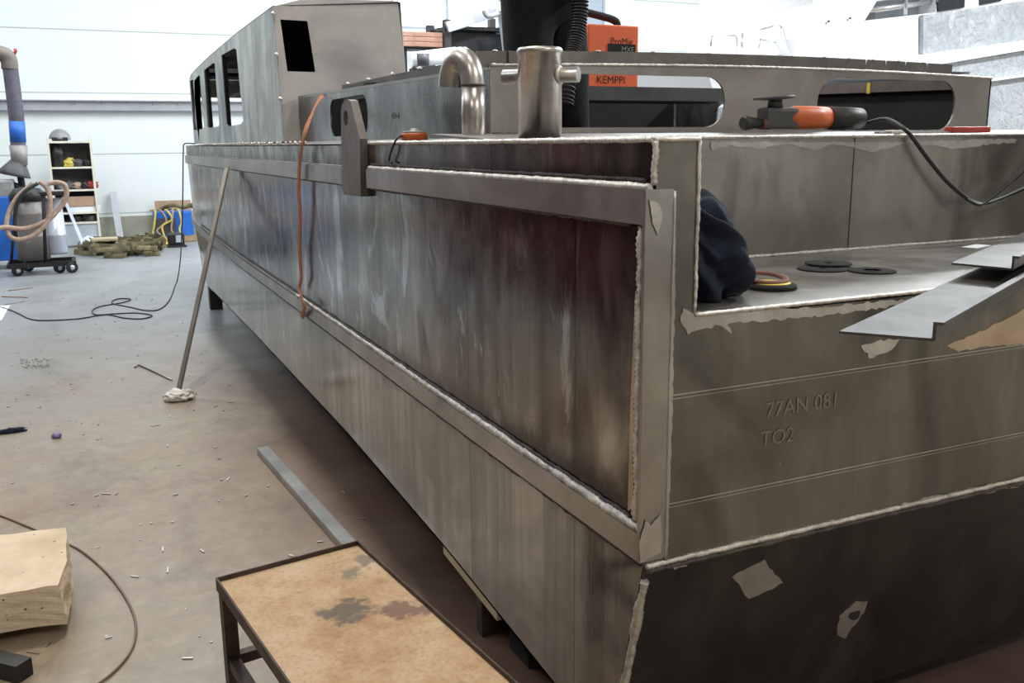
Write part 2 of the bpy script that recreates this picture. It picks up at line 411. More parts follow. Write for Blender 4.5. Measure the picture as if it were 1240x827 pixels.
def text_mb(txt, size, f, th=.001):
    cu = bpy.data.curves.new('t', 'FONT'); cu.body = txt; cu.size = size; cu.resolution_u = 2
    o = bpy.data.objects.new('t', cu); COL.objects.link(o)
    dg = bpy.context.evaluated_depsgraph_get(); me = bpy.data.meshes.new_from_object(o.evaluated_get(dg))
    mb = MB(); vs = [f(v.co.x, v.co.y) for v in me.vertices]; fs = [list(p.vertices) for p in me.polygons]
    mb.add(vs, fs)
    bpy.data.objects.remove(o); bpy.data.curves.remove(cu); bpy.data.meshes.remove(me)
    return mb
def struct(o): o['kind'] = 'structure'; return o

# ================================================================== the hall
x0, x1, y0, y1 = HALL['x0'], HALL['x1'], HALL['y0'], HALL['y1']
struct(MB().box(((x0+x1)/2, (y0+y1)/2, -.1), (x1-x0, y1-y0, .2)).build('floor', M['floor']))
struct(MB().box(((x0+x1)/2, (y0+y1)/2, CEIL+.1), (x1-x0, y1-y0, .2)).build('ceiling', M['panelgrey']))
WN = (6.0, 8.35, 3.85, 5.9)
mb = MB(); mb.plate([(x0, .42), (x1, .42), (x1, CEIL), (x0, CEIL)], [[(WN[0], WN[2]), (WN[0], WN[3]), (WN[1], WN[3]), (WN[1], WN[2])]], lambda u, v: (u, y1, v), (0, .2, 0))
struct(mb.build('wall_back', M['wall']))
struct(MB().box(((x0+x1)/2, y1-.02+.1, .21), (x1-x0, .26, .42)).build('baseboard_back', M['plinth']))
mb = MB(); mb.box(((WN[0]+WN[1])/2, y1+.12, (WN[2]+WN[3])/2), (WN[1]-WN[0], .03, WN[3]-WN[2]))
win = struct(mb.build('window_1', M['pane']))
mb = MB()
for u in (WN[0]+.03, (WN[0]+WN[1])/2, WN[1]-.03): mb.box((u, y1+.07, (WN[2]+WN[3])/2), (.06, .08, WN[3]-WN[2]))
for v in (WN[2]+.03, WN[3]-.03): mb.box(((WN[0]+WN[1])/2, y1+.07, v), (WN[1]-WN[0], .08, .06))
mb.build('window_frame', M['column'], win)
struct(MB().box((x0-.1, (y0+y1)/2, CEIL/2), (.2, y1-y0, CEIL)).build('wall_left', M['walldark']))
struct(MB().box((x1+.1, (y0+y1)/2, CEIL/2), (.2, y1-y0, CEIL)).build('wall_right', M['wall']))
struct(MB().box(((x0+x1)/2, y0-.1, CEIL/2), (x1-x0, .2, CEIL)).build('wall_front', M['wallfront']))
# duct running along the back wall, with its bolts
mb = MB(); mb.box(((x0+12)/2, y1-.06, 2.345), (12-x0, .12, .16)); mb.box(((x0+12)/2, y1-.09, 2.43), (12-x0, .18, .02))
for i in range(48):
    mb.lathe([(.018, 0), (.018, .02), (.008, .03)], (-8.6+.42*i, y1-.12, 2.385), 8, Matrix.Rotation(PI/2, 3, 'X'))
struct(mb.build('trim_1', M['duct']))
for i, (px, wd) in enumerate(((10.45, .5), (16.25, .55))):
    mb = MB(); mb.box((px, y1-.15, CEIL/2), (wd, .06, CEIL)); mb.box((px-wd/2+.03, y1-.1, CEIL/2), (.05, .2, CEIL)); mb.box((px+wd/2-.03, y1-.1, CEIL/2), (.05, .2, CEIL))
    struct(mb.build('trim_%d' % (i+2), M['column']))
# unseen dark red curtain added left of the standpoint, to reflect in the hull
mb = MB(); P = []
for i in range(56):
    y = 5.2+i*.1; P.append([Vector((-1.8+.04*math.sin(i*1.3), y, z)) for z in (.15, .9, 1.5, 2.3)])
mb.grid(P, (.004, 0, 0)); 
struct(mb.build('added_curtain', M['curtain']))
mb = MB(); mb.tube([(-1.8, 5.1, 0), (-1.8, 5.1, 2.35), (-1.8, 10.8, 2.35), (-1.8, 10.8, 0)], .025, 8)
struct(mb.build('trim_4', M['blackmetal']))  # frame of the added unseen curtain
# roof lights: lamp housings at the ceiling
for i, (x, y, p) in enumerate(LAMPS):
    mb = MB(); mb.lathe([(.05, .3), (.08, .22), (.36, .04), (.38, 0), (.34, .0), (.30, .05), (.06, .2)], (x, y, CEIL-.31), 20)
    tag(mb.build('high_bay_lamp', M['grey'], None, (x, y, CEIL)), 'round grey high bay lamp under the hall ceiling', 'lamp', 'high bay lamps')

# ================================================================== the boat
XS, XR = 1.06, 3.78
XM = (XS+XR)/2
BOAT = thing('boat', 'unfinished bare aluminium boat on blocks, filling the right of the workshop', 'boat', (XM, 6, 0))
def lerp_tab(t, x):
    if x <= t[0][0]: return t[0][1]
    for (a, b), (c, d) in zip(t, t[1:]):
        if x <= c: return b+(d-b)*(x-a)/(c-a)
    return t[-1][1]
ZB = [(1.6, .17), (2.03, .205), (2.82, .267), (4.09, .325), (6.4, .362), (8.94, .38), (9.7, .42), (10.4, .60), (12, .9), (13.6, 1.25)]
ZL = [(1.6, .782), (2.8, .790), (4, .805), (5, .815), (7, .835), (8.5, .868), (9.5, .91), (10.4, .965), (11.5, 1.06), (13.6, 1.4)]   # centre of lower strake
def ystart(z): return lerp_tab([(.1, 8.5), (.5, 8.8), (.9, 9.15), (1.65, 9.35)], z)
def xs(Y, z):
    t = max(0, Y-ystart(z)); return min(XS+.05*t*t+.013*t**3, XM)
def zb(Y): return lerp_tab(ZB, Y)
def zl(Y): return lerp_tab(ZL, Y)
YS = [1.6+.25*i for i in range(28)]+[8.6+.14*i for i in range(37)]
def y_aft(z): return 1.6+.26*max(0, .735-z)
def side_grid(sgn=1):
    P = []
    for i, Y in enumerate(YS):
        row = []
        b = zb(Y)
        zz = [b+(zl(Y)-b)*k/5 for k in range(5)]+[zl(Y)+(1.512-zl(Y))*k/5 for k in range(6)]+[1.58, 1.65]
        for z in zz:
            yy = max(Y, y_aft(z)+(.0 if i == 0 else .01*i)) if i < 2 else Y
            if i == 0: yy = y_aft(z)
            x = xs(yy, z)
            if sgn < 0: x = 2*XM-x
            row.append(Vector((x, yy, z)))
        P.append(row)
    return P
port = side_grid(1)
for sg_, gp in ((1, port), (-1, side_grid(-1))):
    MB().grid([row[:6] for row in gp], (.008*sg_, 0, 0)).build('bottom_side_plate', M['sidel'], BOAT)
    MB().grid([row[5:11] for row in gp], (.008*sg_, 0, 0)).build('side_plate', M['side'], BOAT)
    MB().grid([row[10:] for row in gp], (.008*sg_, 0, 0)).build('sheer_plate', M['band'], BOAT)
# bottom plate between the two sides
mb = MB(); P = []
for Y in YS: 
    b = zb(Y); x = xs(Y, b); yy = max(Y, y_aft(b)); P.append([Vector((x+(2*XM-2*x)*k/4, yy, b-(0 if k in (0, 4) else .0))) for k in range(5)])
mb.grid(P, (0, 0, .008)).build('bottom_plate', M['transl'], BOAT)
# transom: upper plate with the cockpit notch, lower raked plate
ZLG = 1.287; YT = 1.6; YW = 2.33; XI = 1.17
mb = MB(); mb.plate([(XS, .735), (XR, .735), (XR, 1.65), (2*XM-XI, 1.65), (2*XM-XI, ZLG), (XI, ZLG), (XI, 1.65), (XS, 1.65)], [], lambda u, v: (u, YT, v), (0, .008, 0))
mb.build('transom_plate', M['trans'], BOAT)
_p = at(1034, 742, Y=1.7)
for _ in range(8): _p = at(1034, 742, Y=y_aft(_p.z))
hx, hz = _p.x, _p.z
hole = [(hx+.019*math.cos(a*PI/10), hz+.022*math.sin(a*PI/10)) for a in range(20)]
mb = MB(); mb.plate([(XS, .12), (XR, .12), (XR, .735), (XS, .735)], [hole], lambda u, v: (u, y_aft(v), v), (0, .008, 0))
lt = mb.build('lower_transom_plate', M['transl'], BOAT)
mb = MB(); mb.cyl((hx, y_aft(hz)-.004, hz), (hx, y_aft(hz)+.16, hz-.02), .0185, 20); mb.build('drain_pipe', M['black'], lt)
# cockpit sole, cockpit wall, inner bulwarks
mb = MB(); mb.box((XM, (YT+YW)/2, ZLG-.004), (2*(XM-XI), YW-YT, .008)); sole = mb.build('cockpit_sole', M['ledge'], BOAT)
mb = MB(); mb.box((XM, YW, (ZLG+1.655)/2), (2*(XM-XI), .008, 1.655-ZLG)); mb.build('cockpit_wall', M['cwall'], BOAT)
for sx in (XI-.004, 2*XM-XI+.004):
    MB().box((sx, (YT+YW)/2+.004, (ZLG+1.65)/2), (.008, YW-YT-.01, 1.65-ZLG)).build('bulwark_plate', M['trans'], BOAT)
# deck
XC = 1.258; YC = 2.85; YWH = 5.62; YWF = 9.6
def ribbon_deck(inner, outer):
    return MB().grid([[Vector(a), Vector(b)] for a, b in zip(outer, inner)], (0, 0, -.006))
mb = MB()
mb.grid([[Vector((XS+(XR-XS)*i/12, YW, 1.655)), Vector((XS+(XR-XS)*i/12, YC+.02, 1.678))] for i in range(13)], (0, 0, -.006))
for sx in (XS, 2*XM-XI): mb.box((sx+.035, (YT+YW)/2, 1.652), (.07, YW-YT, .006))
for sg in (0, 1):
    P = []
    for i in range(20):
        Y = YC+(YWF+.8-YC)*i/19; a = xs(Y, 1.65); b = XC+.02+max(0, a-XS)
        if sg: a, b = 2*XM-a, 2*XM-b
        P.append([Vector((a, Y, 1.65)), Vector((b, Y, 1.668))])
    mb.grid(P, (0, 0, -.006))
P = []
for i in range(14):
    Y = YWF+.3+(13.6-YWF-.3)*i/13; a = xs(Y, 1.65); P.append([Vector((a+(2*XM-2*a)*k/6, Y, 1.65+.03*(1-abs(k-3)/3))) for k in range(7)])
mb.grid(P, (0, 0, -.006))
mb.build('deck_plate', M['ledge'], BOAT)
# rubbing strakes and corner bar
def strake(zc, h, Y0, Y1, name='rubbing_strake', th=.02, mat='rail', sgn=1, n=60):
    P = []; 
    for i in range(n+1):
        Y = Y0+(Y1-Y0)*i/n; z = zc(Y); row = []
        for dz, dx in ((-h/2, .001), (-h/2, -th), (h/2, -th), (h/2, .001)):
            x = xs(Y, z)+dx; row.append(Vector((x if sgn > 0 else 2*XM-x, Y, z+dz)))
        P.append(row)
    mb = MB()
    for i in range(n):
        for j in range(4): mb.add([P[i][j], P[i][(j+1) % 4], P[i+1][(j+1) % 4], P[i+1][j]], [(0, 1, 2, 3)])
    mb.add(P[0], [(0, 1, 2, 3)]); mb.add(P[-1], [(3, 2, 1, 0)])
    return mb.build(name, M[mat], BOAT)
UZ = lambda Y: 1.519+.0*Y
BY0, BY1 = at(440, 200, X=1.035).y, at(415, 200, X=1.035).y
strake(UZ, .072, 1.6, BY0-.01)
strake(UZ, .072, BY1+.03, 12.6)
strake(zl, .062, 1.6, 12.6)
strake(UZ, .072, 1.6, 12.6, sgn=-1); strake(zl, .062, 1.6, 12.6, sgn=-1)
MB().box(((XS-.02+1.108)/2, YT-.003, (.75+1.554)/2), (1.108-XS+.02, .005, 1.554-.75), None, .001).build('corner_plate', M['rail'], BOAT)
MB().box((XS-.005, 1.610, (.80+1.49)/2), (.012, .018, .69)).build('corner_bar', M['rail'], BOAT)
MB().add([(XS-.0015, 1.646, .86), (XS-.0015, 1.672, .84), (XS-.0015, 1.668, 1.10), (XS-.0015, 1.656, 1.34), (XS-.0015, 1.646, 1.34), (XS+.001, 1.646, .86), (XS+.001, 1.672, .84), (XS+.001, 1.668, 1.10), (XS+.001, 1.656, 1.34), (XS+.001, 1.646, 1.34)], [(0, 1, 2, 3, 4), (5, 6, 7, 8, 9), (0, 1, 6, 5), (1, 2, 7, 6), (2, 3, 8, 7), (3, 4, 9, 8), (4, 0, 5, 9)]).build('polished_stripe', M['tan'], BOAT)
# weld runs, and one dark run for the shade below the lower strake
def W(name, pts, r, mat='weld', step=.007, wob=.3, parent=BOAT):
    return bead(MB(), pts, r, step, wob).build(name, M[mat], parent)
zt = lambda Y: zl(Y)+.033
W('weld_bead', [(XS-.003, Y, 1.652) for Y in (1.6, 2.4, 3.2, BY0-.02)], .0065, wob=.4)
W('weld_bead', [(XS-.008, Y, 1.558) for Y in (1.60, 2.4, 3.2, BY0-.02)], .0085, wob=.4)
W('weld_bead', [(XS-.006, Y, 1.557) for Y in (BY1+.03, 6, 8, 9.3)], .005, 'bracket', .03)
W('weld_bead', [(XS-.006, 1.630, z) for z in (.835, 1.1, 1.478)], .009, 'weld', .006, .45)
W('weld_bead', [(XS-.006, Y, zt(Y)+.004) for Y in (1.61, 2.2, 3, 4, 5)], .0115, 'weld', .008, .45)
W('weld_bead', [(XS-.006, Y, zt(Y)+.004) for Y in (5, 6, 7, 8, 9)], .010, 'bracket', .02)
W('weld_bead', [(1.110, 1.596, z) for z in (.745, 1.2, 1.55)], .005, 'ground', .02, .3)
W('weld_bead', [(XS+.002, 1.598, z) for z in (1.562, 1.6, 1.65)], .007, 'weld', .006, .4)
W('weld_bead', [(XI, YT-.002, z) for z in (ZLG+.01, 1.5, 1.65)], .0045, 'weld', .01, .35)
W('weld_bead', [(x, YT-.002, ZLG+.001) for x in (XI, 2, 3, 2*XM-XI)], .0055, 'weld', .012, .3)
W('weld_bead', [(x, YW-.006, ZLG+.004) for x in (XI, 2, 3, 2*XM-XI)], .006, 'weld', .012, .3)
W('weld_bead', [(x, YW-.006, 1.658) for x in (XI, 2, 3, 2*XM-XI)], .006, 'weld', .012, .35)
W('weld_bead', [(x, YT-.002, 1.652) for x in (XS, 1.1, XI)], .006, 'weld', .008, .4)
W('weld_bead', [(x, YT-.003, .738) for x in (XS, 1.6, 2.4, 3.2, XR)], .0065, 'weld', .006, .35)
W('weld_bead', [(x, YT-.004, .726) for x in (XS, 1.6, 2.4, 3.2, XR)], .0055, 'weldd', .012, .5)
W('weld_bead', [(XS+.004, y_aft(z)-.004, z) for z in (.70, .5, .3, .18)], .010, 'weld', .006, .4)
W('weld_bead', [(XS-.003, Y, 1.480) for Y in (1.67, 2.4, 3.2, BY0-.02)], .006, 'weldd', .012, .5)
W('weld_bead', [(XS-.003, Y, 1.480) for Y in (BY1+.04, 5.5, 7.5, 9.2)], .005, 'weldd', .03, .5)
W('weld_bead', [(XS-.003, Y, 1.572) for Y in (1.62, 2.4, 3.2, BY0-.02)], .004, 'weldd', .012, .6)
W('weld_bead', [(XS-.001, Y, zl(Y)-.049) for Y in (1.62, 3, 5, 7, 9)], .0045, 'weldd', .02, .6)  # no weld: dark line painting the shade under the strake
W('weld_bead', [(XS-.003, Y, zt(Y)+.017) for Y in (1.66, 3, 5, 7, 9)], .005, 'weldd', .02, .6)
W('weld_bead', [(XS-.003, 1.643, z) for z in (1.478, 1.2, .83)], .0045, 'weldd', .012, .5)
# ground areas along the welds
def ragged(px, Y=None, X=None, name='ground_patch', th=.0015, mat='ground', wob=3.0, sub=5, yfun=None):
    pts = []
    k = len(px)
    for i in range(k):
        a, b = px[i], px[(i+1) % k]; L = max(1, int(math.hypot(b[0]-a[0], b[1]-a[1])/sub))
        for j in range(L):
            t = j/L; x = a[0]+(b[0]-a[0])*t; y = a[1]+(b[1]-a[1])*t
            x += rnd.uniform(-wob, wob)*.6; y += rnd.uniform(-wob, wob)*.6
            if yfun:
                Yg = YT
                for _ in range(6): p = at(x, y, Y=Yg); Yg = y_aft(p.z)
            else: p = at(x, y, X=X, Y=Y)
            pts.append(p)
    if X is not None:
        mb = MB().plate([(p.y, p.z) for p in pts], [], lambda u, v: (X, u, v), (-th, 0, 0))
    elif yfun:
        mb = MB().plate([(p.x, p.z) for p in pts], [], lambda u, v: (u, y_aft(v)-.0004, v), (0, -th, 0))
    else:
        mb = MB().plate([(p.x, p.z) for p in pts], [], lambda u, v: (u, Y-.0004, v), (0, -th, 0))
    return mb.build(name, M[mat], BOAT)
ragged([(810, 682), (880, 660), (1000, 633), (1120, 604), (1240, 578), (1290, 566), (1290, 572), (1240, 586), (1120, 612), (1000, 638), (900, 662), (815, 690)], Y=YT, wob=4)
ragged([(826, 372), (838, 378), (900, 377), (1000, 371), (1110, 361), (1110, 366), (1000, 382), (880, 392), (885, 405), (870, 392), (850, 400), (832, 404), (824, 390)], Y=YT)
ragged([(1146, 418), (1185, 402), (1245, 372), (1245, 416), (1190, 420), (1160, 425)], Y=YT, mat='tan', wob=2)
ragged([(1043, 420), (1060, 411), (1090, 412), (1078, 424), (1052, 434)], Y=YT)
ragged([(810, 240), (812, 350), (809, 470), (806, 600), (803, 660), (808, 660), (812, 560), (816, 400), (818, 300), (816, 245)], Y=YT, wob=1.5)
ragged([(887, 697), (925, 678), (948, 706), (905, 726)], yfun=True, wob=2)
ragged([(1016, 745), (1036, 728), (1051, 728), (1046, 742), (1028, 764), (1023, 772), (1013, 768)], yfun=True, wob=1.5)
ragged([(774, 655), (782, 630), (788, 636), (799, 622), (801, 640), (800, 668), (775, 682)], Y=YT-.007, wob=1)
ragged([(786, 242), (797, 246), (802, 262), (796, 285), (790, 270)], Y=YT-.007, wob=1)
ragged([(860, 172), (960, 172), (1060, 172), (1230, 168), (1230, 172), (1150, 180), (1100, 172), (1055, 184), (1010, 174), (985, 182), (955, 174), (920, 180), (885, 176), (860, 182)], Y=YW-.0045, wob=2)
# scribed lines and faint pen writing on the transom
for z, x_ in ((1.118, 3.6), (.872, 3.6)):
    mb = MB(); mb.box(((XS+x_)/2, YT-.0012, z), (x_-XS-.02, .0014, .0022)); mb.box(((XS+x_)/2, YT-.0012, z-.008), (x_-XS-.02, .0014, .0014)); mb.build('scribed_line', M['ground'], BOAT)
M['chalk'] = plain('faint_marker', (.29, .28, .255), .5, .6, .2, 30, 0)
p = at(926, 506, Y=YT)
text_mb('77AN 081', .052, lambda u, v: (p.x+u, YT-.0015, p.z+v)).build('marker_writing', M['chalk'], BOAT)
q = at(920, 541, Y=YT)
text_mb('TO2', .052, lambda u, v: (q.x+u, YT-.0015, q.z+v)).build('marker_writing', M['chalk'], BOAT)
# plate butt joint on cockpit wall
MB().box((at(1030, 230, Y=YW).x, YW-.005, (ZLG+1.655)/2), (.002, .003, .36)).build('plate_seam', M['trans'], BOAT)

# ---- cabin trunk (coaming)
ZC0 = 1.672
XCR = 3.58
ctop = lambda Y: 1.887+.013*(Y-YC)
slot_p = rrect(at(445, 140, X=XC).y, at(400, 140, X=XC).y, 1.688, 1.872, .07)
mb = MB(); mb.plate([(YC+.009, ZC0-.01), (YWH+.02, ZC0-.01), (YWH+.02, ctop(YWH)), (YC+.009, ctop(YC))], [slot_p], lambda u, v: (XC, u, v), (.008, 0, 0))
mb.build('coaming_side', M['coam'], BOAT)
mb = MB(); mb.plate([(YC, ZC0-.01), (YWH+.02, ZC0-.01), (YWH+.02, ctop(YWH)), (YC, ctop(YC))], [rrect(3.95, 4.72, 1.688, 1.872, .08)], lambda u, v: (XCR, u, v), (-.008, 0, 0))
mb.build('coaming_side', M['coam'], BOAT)
mb = MB(); mb.box((XC+.012, (YC+YWH)/2, (ctop(YC)+ctop(YWH))/2-.003), (.03, YWH-YC, .012), Matrix.Rotation(math.atan(.013), 3, 'X')); mb.build('coaming_flange', M['rail'], BOAT)
s1 = rrect(at(672, 120, Y=YC).x-.12, at(878, 120, Y=YC).x, at(815, 154, Y=YC).z, at(815, 92, Y=YC).z, .082)
s2 = rrect(at(990, 120, Y=YC).x, at(1157, 120, Y=YC).x, at(1070, 158, Y=YC).z, at(1070, 97, Y=YC).z+.003, .088)
def arch(x): return 1.887+.022*(1-((x-XM)/1.3)**2)
top = [(x, arch(x)) for x in [XCR-(XCR-XC)*i/16 for i in range(17)]]
mb = MB(); mb.plate([(XC, ZC0-.006), (XCR, ZC0-.006)]+top, [s1, s2], lambda u, v: (u, YC, v), (0, .008, 0))
mb.build('coaming_aft_plate', M['coama'], BOAT)
W('weld_bead', [(x, YC-.003, arch(x)+.002) for x in [XC+(XCR-XC)*i/16 for i in range(17)]], .0045, 'weld', .012, .4)
W('weld_bead', [(x, YC-.006, ZC0+.004) for x in [XC, 2, 3, XCR]], .005, 'weldd', .02, .4)
# notched roof stringer
XE = at(1151, 85, Y=YC+.02).x
out = []; xx = XC-.04
notch = [at(px, 80, Y=YC+.02).x for px in (1022, 1048, 1072, 1096, 1122)]
pts = [XC-.04+(XE-XC+.04)*i/22 for i in range(23)]
topl = []
for x in pts:
    topl.append((x, arch(x)+.046))
for nx in notch: topl += [(nx-.008, arch(nx)+.046), (nx-.003, arch(nx)+.012), (nx+.004, arch(nx)+.012), (nx+.006, arch(nx)+.046)]
topl.sort()
bot = [(x, arch(x)-.004) for x in pts][::-1]
mb = MB(); mb.plate(topl+bot, [], lambda u, v: (u, YC+.012, v), (0, .01, 0)); 
mb.box((XM+.1, YC+.05, arch(XM)+.005), (1.9, .06, .006))
st = mb.build('roof_stringer', M['bracket'], BOAT)
tk = None
for px in (600, 650, 725, 791, 858, 924, 960, 1000, 1030, 1058, 1090, 1120):
    x = at(px, 64, Y=YC+.01).x; MB().lathe([(.0, 0), (.010, .002), (.008, .006), (.0, .008)], (x, YC+.014, arch(x)+.043), 8).build('tack_weld', M['weld'], st)
mb = MB(); a, b = at(415, 105, X=1.33), at(560, 71, X=1.33)
mb.bar((1.33, a.y, 1.925), (1.33, YC, 1.917), .008, .045, up=(0, 0, 1))
a_st = a.y
mb.build('side_stringer', M['bracket'], BOAT)
# trunk floor and bulkheads, blacked to paint the shade inside
mb = MB(); mb.box((XM, 2.95+1.35, 1.30), (XCR-XC-.04, 2.7, .02)); mb.build('trunk_floor', M['black'], BOAT)
mb = MB(); mb.plate([(XC+.02, 1.31), (XCR-.02, 1.31), (XCR-.02, 1.905), (XC+.02, 1.905)], [], lambda u, v: (u, 5.15, v), (0, .01, 0)); mb.build('trunk_bulkhead', M['black'], BOAT)
mb = MB(); mb.box((XCR-.03, 3.36, 1.60), (.012, .98, .56)); mb.build('shade_panel', M['black'], BOAT)  # black sheet that paints the shade on the inner coaming side
mb = MB(); mb.box((2.33, 4.6, 1.755), (.36, .02, .16)); mb.build('stiffener_panel', M['bracket'], BOAT)
mb = MB(); mb.box((XM, 4.5, 1.892), (XCR-XC-.02, .36, .07)); mb.build('cross_beam', M['darkgrey'], BOAT)
mb = MB(); mb.bar((XCR-.045, 2.87, 1.875), (XCR-.045, 3.9, 1.90), .03, .05); mb.build('inner_stringer', M['bracket'], BOAT)
mb = MB(); mb.box((at(1052, 102, X=XCR-.062).x, at(1052, 102, X=XCR-.062).y, 1.885), (.004, .02, .05)); mb.build('yellow_tape', M['yellow'], BOAT)
# small print on the coaming side
pp = at(474, 144, X=XC)
text_mb('HSA-6', .035, lambda u, v: (XC-.0012, pp.y-u*1.2, pp.z+v)).build('stamped_print', M['rubber'], BOAT)

# ---- wheelhouse
XW = 1.16; XWI = at(492, 85, Y=YWH).x+.02
def zr(Y): return lerp_tab([(YWH, 2.43), (7, 2.415), (8.5, 2.375), (9.6, 2.33), (10.4, 2.27)], Y)
def wq(px, X=XW): return [tuple((lambda p: (p.y, p.z))(at(x, y, X=X))) for x, y in px]
w2 = wq([(247, 85), (258, 76), (260, 77), (265.5, 151), (264, 153), (253, 155), (251.5, 153)])
w3 = wq([(268, 67), (283, 58.5), (286, 60), (294.5, 146), (292, 150), (277, 153), (274.5, 150)])
YCv = 9.56
w1 = wq([(235, 98), (241, 90.5), (242, 93), (247, 152), (246, 156), (239, 157), (236.8, 150)])
top = [(YCv, zr(YCv)), (8.5, zr(8.5)), (7, zr(7)), (YWH+.10, zr(YWH))]
mb = MB(); mb.plate([(YWH, 1.668), (YCv, 1.668)]+top, [w1, w2, w3], lambda u, v: (XW, u, v), (.006, 0, 0))
def xw(Y): 
    t = max(0, Y-YCv-.1); return XW+.08*t*t+.03*t**3
wz0, wz1 = 1.80, 2.27
w1a, w1b = YCv+.08, YCv+.40
def strip(Ya, Yb, fz0, fz1, n=6):
    mb.grid([[Vector((xw(Y), Y, fz0)), Vector((xw(Y), Y, fz1 if fz1 else zr(Y)))] for Y in [Ya+(Yb-Ya)*i/n for i in range(n+1)]], (.006, 0, 0))
strip(YCv, w1a, 1.668, None); strip(w1a, w1b, 1.668, wz0); strip(w1a, w1b, wz1, None); strip(w1b, w1b+.12, 1.668, None)
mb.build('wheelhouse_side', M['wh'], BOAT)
YF = w1b+.12
# front wall with a window opening
xa, xb = xw(YF), XWI
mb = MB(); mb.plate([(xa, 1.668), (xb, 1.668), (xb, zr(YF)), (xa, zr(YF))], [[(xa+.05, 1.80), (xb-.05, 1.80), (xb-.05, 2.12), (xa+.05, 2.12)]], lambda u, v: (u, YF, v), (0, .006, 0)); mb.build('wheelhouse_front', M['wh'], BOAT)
# aft face, raked
aw = [(p.x, p.z) for p in (at(x, y, Y=YWH+.03) for x, y in ((342, 22), (375, 24), (383, 87), (349, 86)))]
fy = lambda z: YWH+.13*(z-1.668)
mb = MB(); mb.plate([(XW, 1.668), (XWI, 1.668), (XWI-.02, 2.50), (1.55, 2.49), (1.32, 2.475), (XW, 2.43)], [aw], lambda u, v: (u, fy(v), v), (0, .006, 0))
mb.build('wheelhouse_aft', M['whaft'], BOAT)
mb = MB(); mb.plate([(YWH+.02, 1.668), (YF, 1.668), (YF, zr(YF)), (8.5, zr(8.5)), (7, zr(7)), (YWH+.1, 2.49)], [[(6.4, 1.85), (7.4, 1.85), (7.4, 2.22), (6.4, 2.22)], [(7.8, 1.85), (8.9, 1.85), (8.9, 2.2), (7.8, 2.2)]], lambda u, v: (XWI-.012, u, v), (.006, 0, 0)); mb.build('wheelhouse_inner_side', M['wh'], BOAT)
P = []
for i in range(16):
    Y = YWH+.10+(YF-YWH-.10)*i/15; a = xw(Y); z = zr(Y); P.append([Vector((a+(XWI-.01-a)*t, Y, z+(.06*t if i < 8 else .03*t))) for t in (0, .25, .6, 1)])
mb = MB(); mb.grid(P, (0, 0, .006)); mb.build('wheelhouse_roof', M['transl'], BOAT)
for y_, z_, l_ in ((9.2, 2.27, .5), (7.9, 2.33, 1.9), (6.3, 2.38, .9)): MB().box(((XW+XWI)/2, y_, z_), (XWI-XW-.04, l_, .03)).build('roof_lining', M['black'], BOAT)
for yy, zz_ in ((at(237, 120, X=XW).y, 2.27), (at(249.5, 120, X=XW).y, 2.32), (at(271, 120, X=XW).y, 2.36)): MB().box((XW+.022, yy, (1.67+zz_)/2), (.03, .10, zz_-1.67)).build('window_post', M['black'], BOAT)
mb = MB(); mb.plate([(XW+.02, 1.67), (XWI-.02, 1.67), (XWI-.02, 2.38), (XW+.02, 2.38)], [], lambda u, v: (u, YWH+.55, v), (0, .01, 0)); mb.build('cabin_bulkhead', M['black'], BOAT)
TACK = MB().lathe([(.0, 0), (.012, .003), (.008, .012), (.0, .016)], (0, 0, 0), 7).build('tack_weld', M['weld'], None)
TACK.parent = BOAT
tack_spots = [(XS+.01, 4.7+k*.115+rnd.uniform(-.02, .02), 1.652) for k in range(34)]+[(1.33, YC+.5+k*(a_st-YC-.6)/4, 1.937+.0015*k) for k in range(5)]
for k, p_ in enumerate(tack_spots):
    o = TACK if k == 0 else TACK.copy()
    if k: COL.objects.link(o); o.parent = BOAT
    o.location = Vector(p_)-Vector(BOAT.location)
for z in (1.9, 2.15, 2.38):
    MB().lathe([(0, 0), (.014, .006), (.01, .018), (0, .024)], (XW-.004, fy(z)-.006, z), 8).build('tack_weld', M['weld'], BOAT)

# ---- mooring bracket, bollard, gooseneck
poly = [at(x, y, X=1.034) for x, y in ((414.5, 134), (416, 126), (419, 122), (423, 120.5), (426, 122), (437.5, 168), (438.5, 238), (419, 236), (415.5, 228))]
hc = at(420.5, 143, X=1.034)
holep = [(hc.y+.035*math.cos(k*PI/8), hc.z+.030*math.sin(k*PI/8)) for k in range(16)]
mb = MB(); mb.plate([(p.y, p.z) for p in poly], [holep], lambda u, v: (1.028, u, v), (.031, 0, 0)); br = mb.build('mooring_bracket', M['bracket'], BOAT)
def zdeck(x, y): return 1.655 if y > YC else 1.656+.02*(y-YW)/.5
C = Vector((1.19, 2.36, 0)); zt_ = at(650, 58, Y=2.36).z; zb_ = 1.652
print('bollard', C, zt_)
mb = MB(); mb.lathe([(.0, zb_), (.060, zb_), (.060, zt_-.018), (.062, zt_-.017), (.063, zt_-.006), (.058, zt_), (.05, zt_-.003), (.0, zt_-.004)], (C.x, C.y, 0), 40, cap=False)
bo = mb.build('bollard', M['pipe'], BOAT)
zc = at(655, 92, Y=2.36).z; d = Vector((.66, -.75, 0)); c0 = Vector((C.x, C.y, zc))
mb = MB(); mb.cyl(c0-d*.108, c0+d*.112, .0205, 24); mb.build('cross_bar', M['pipe'], bo)
bead(MB(), [c0+d*.058+Matrix.Rotation(a, 3, d) @ Vector((0, 0, .021)) for a in [k*PI/10 for k in range(21)]], .006, .005).build('weld_bead', M['weld'], bo)
bead(MB(), [(C.x+.062*math.cos(a), C.y+.062*math.sin(a), zb_+.004) for a in [k*PI/12 for k in range(25)]], .0045, .006).build('weld_bead', M['weldd'], bo)
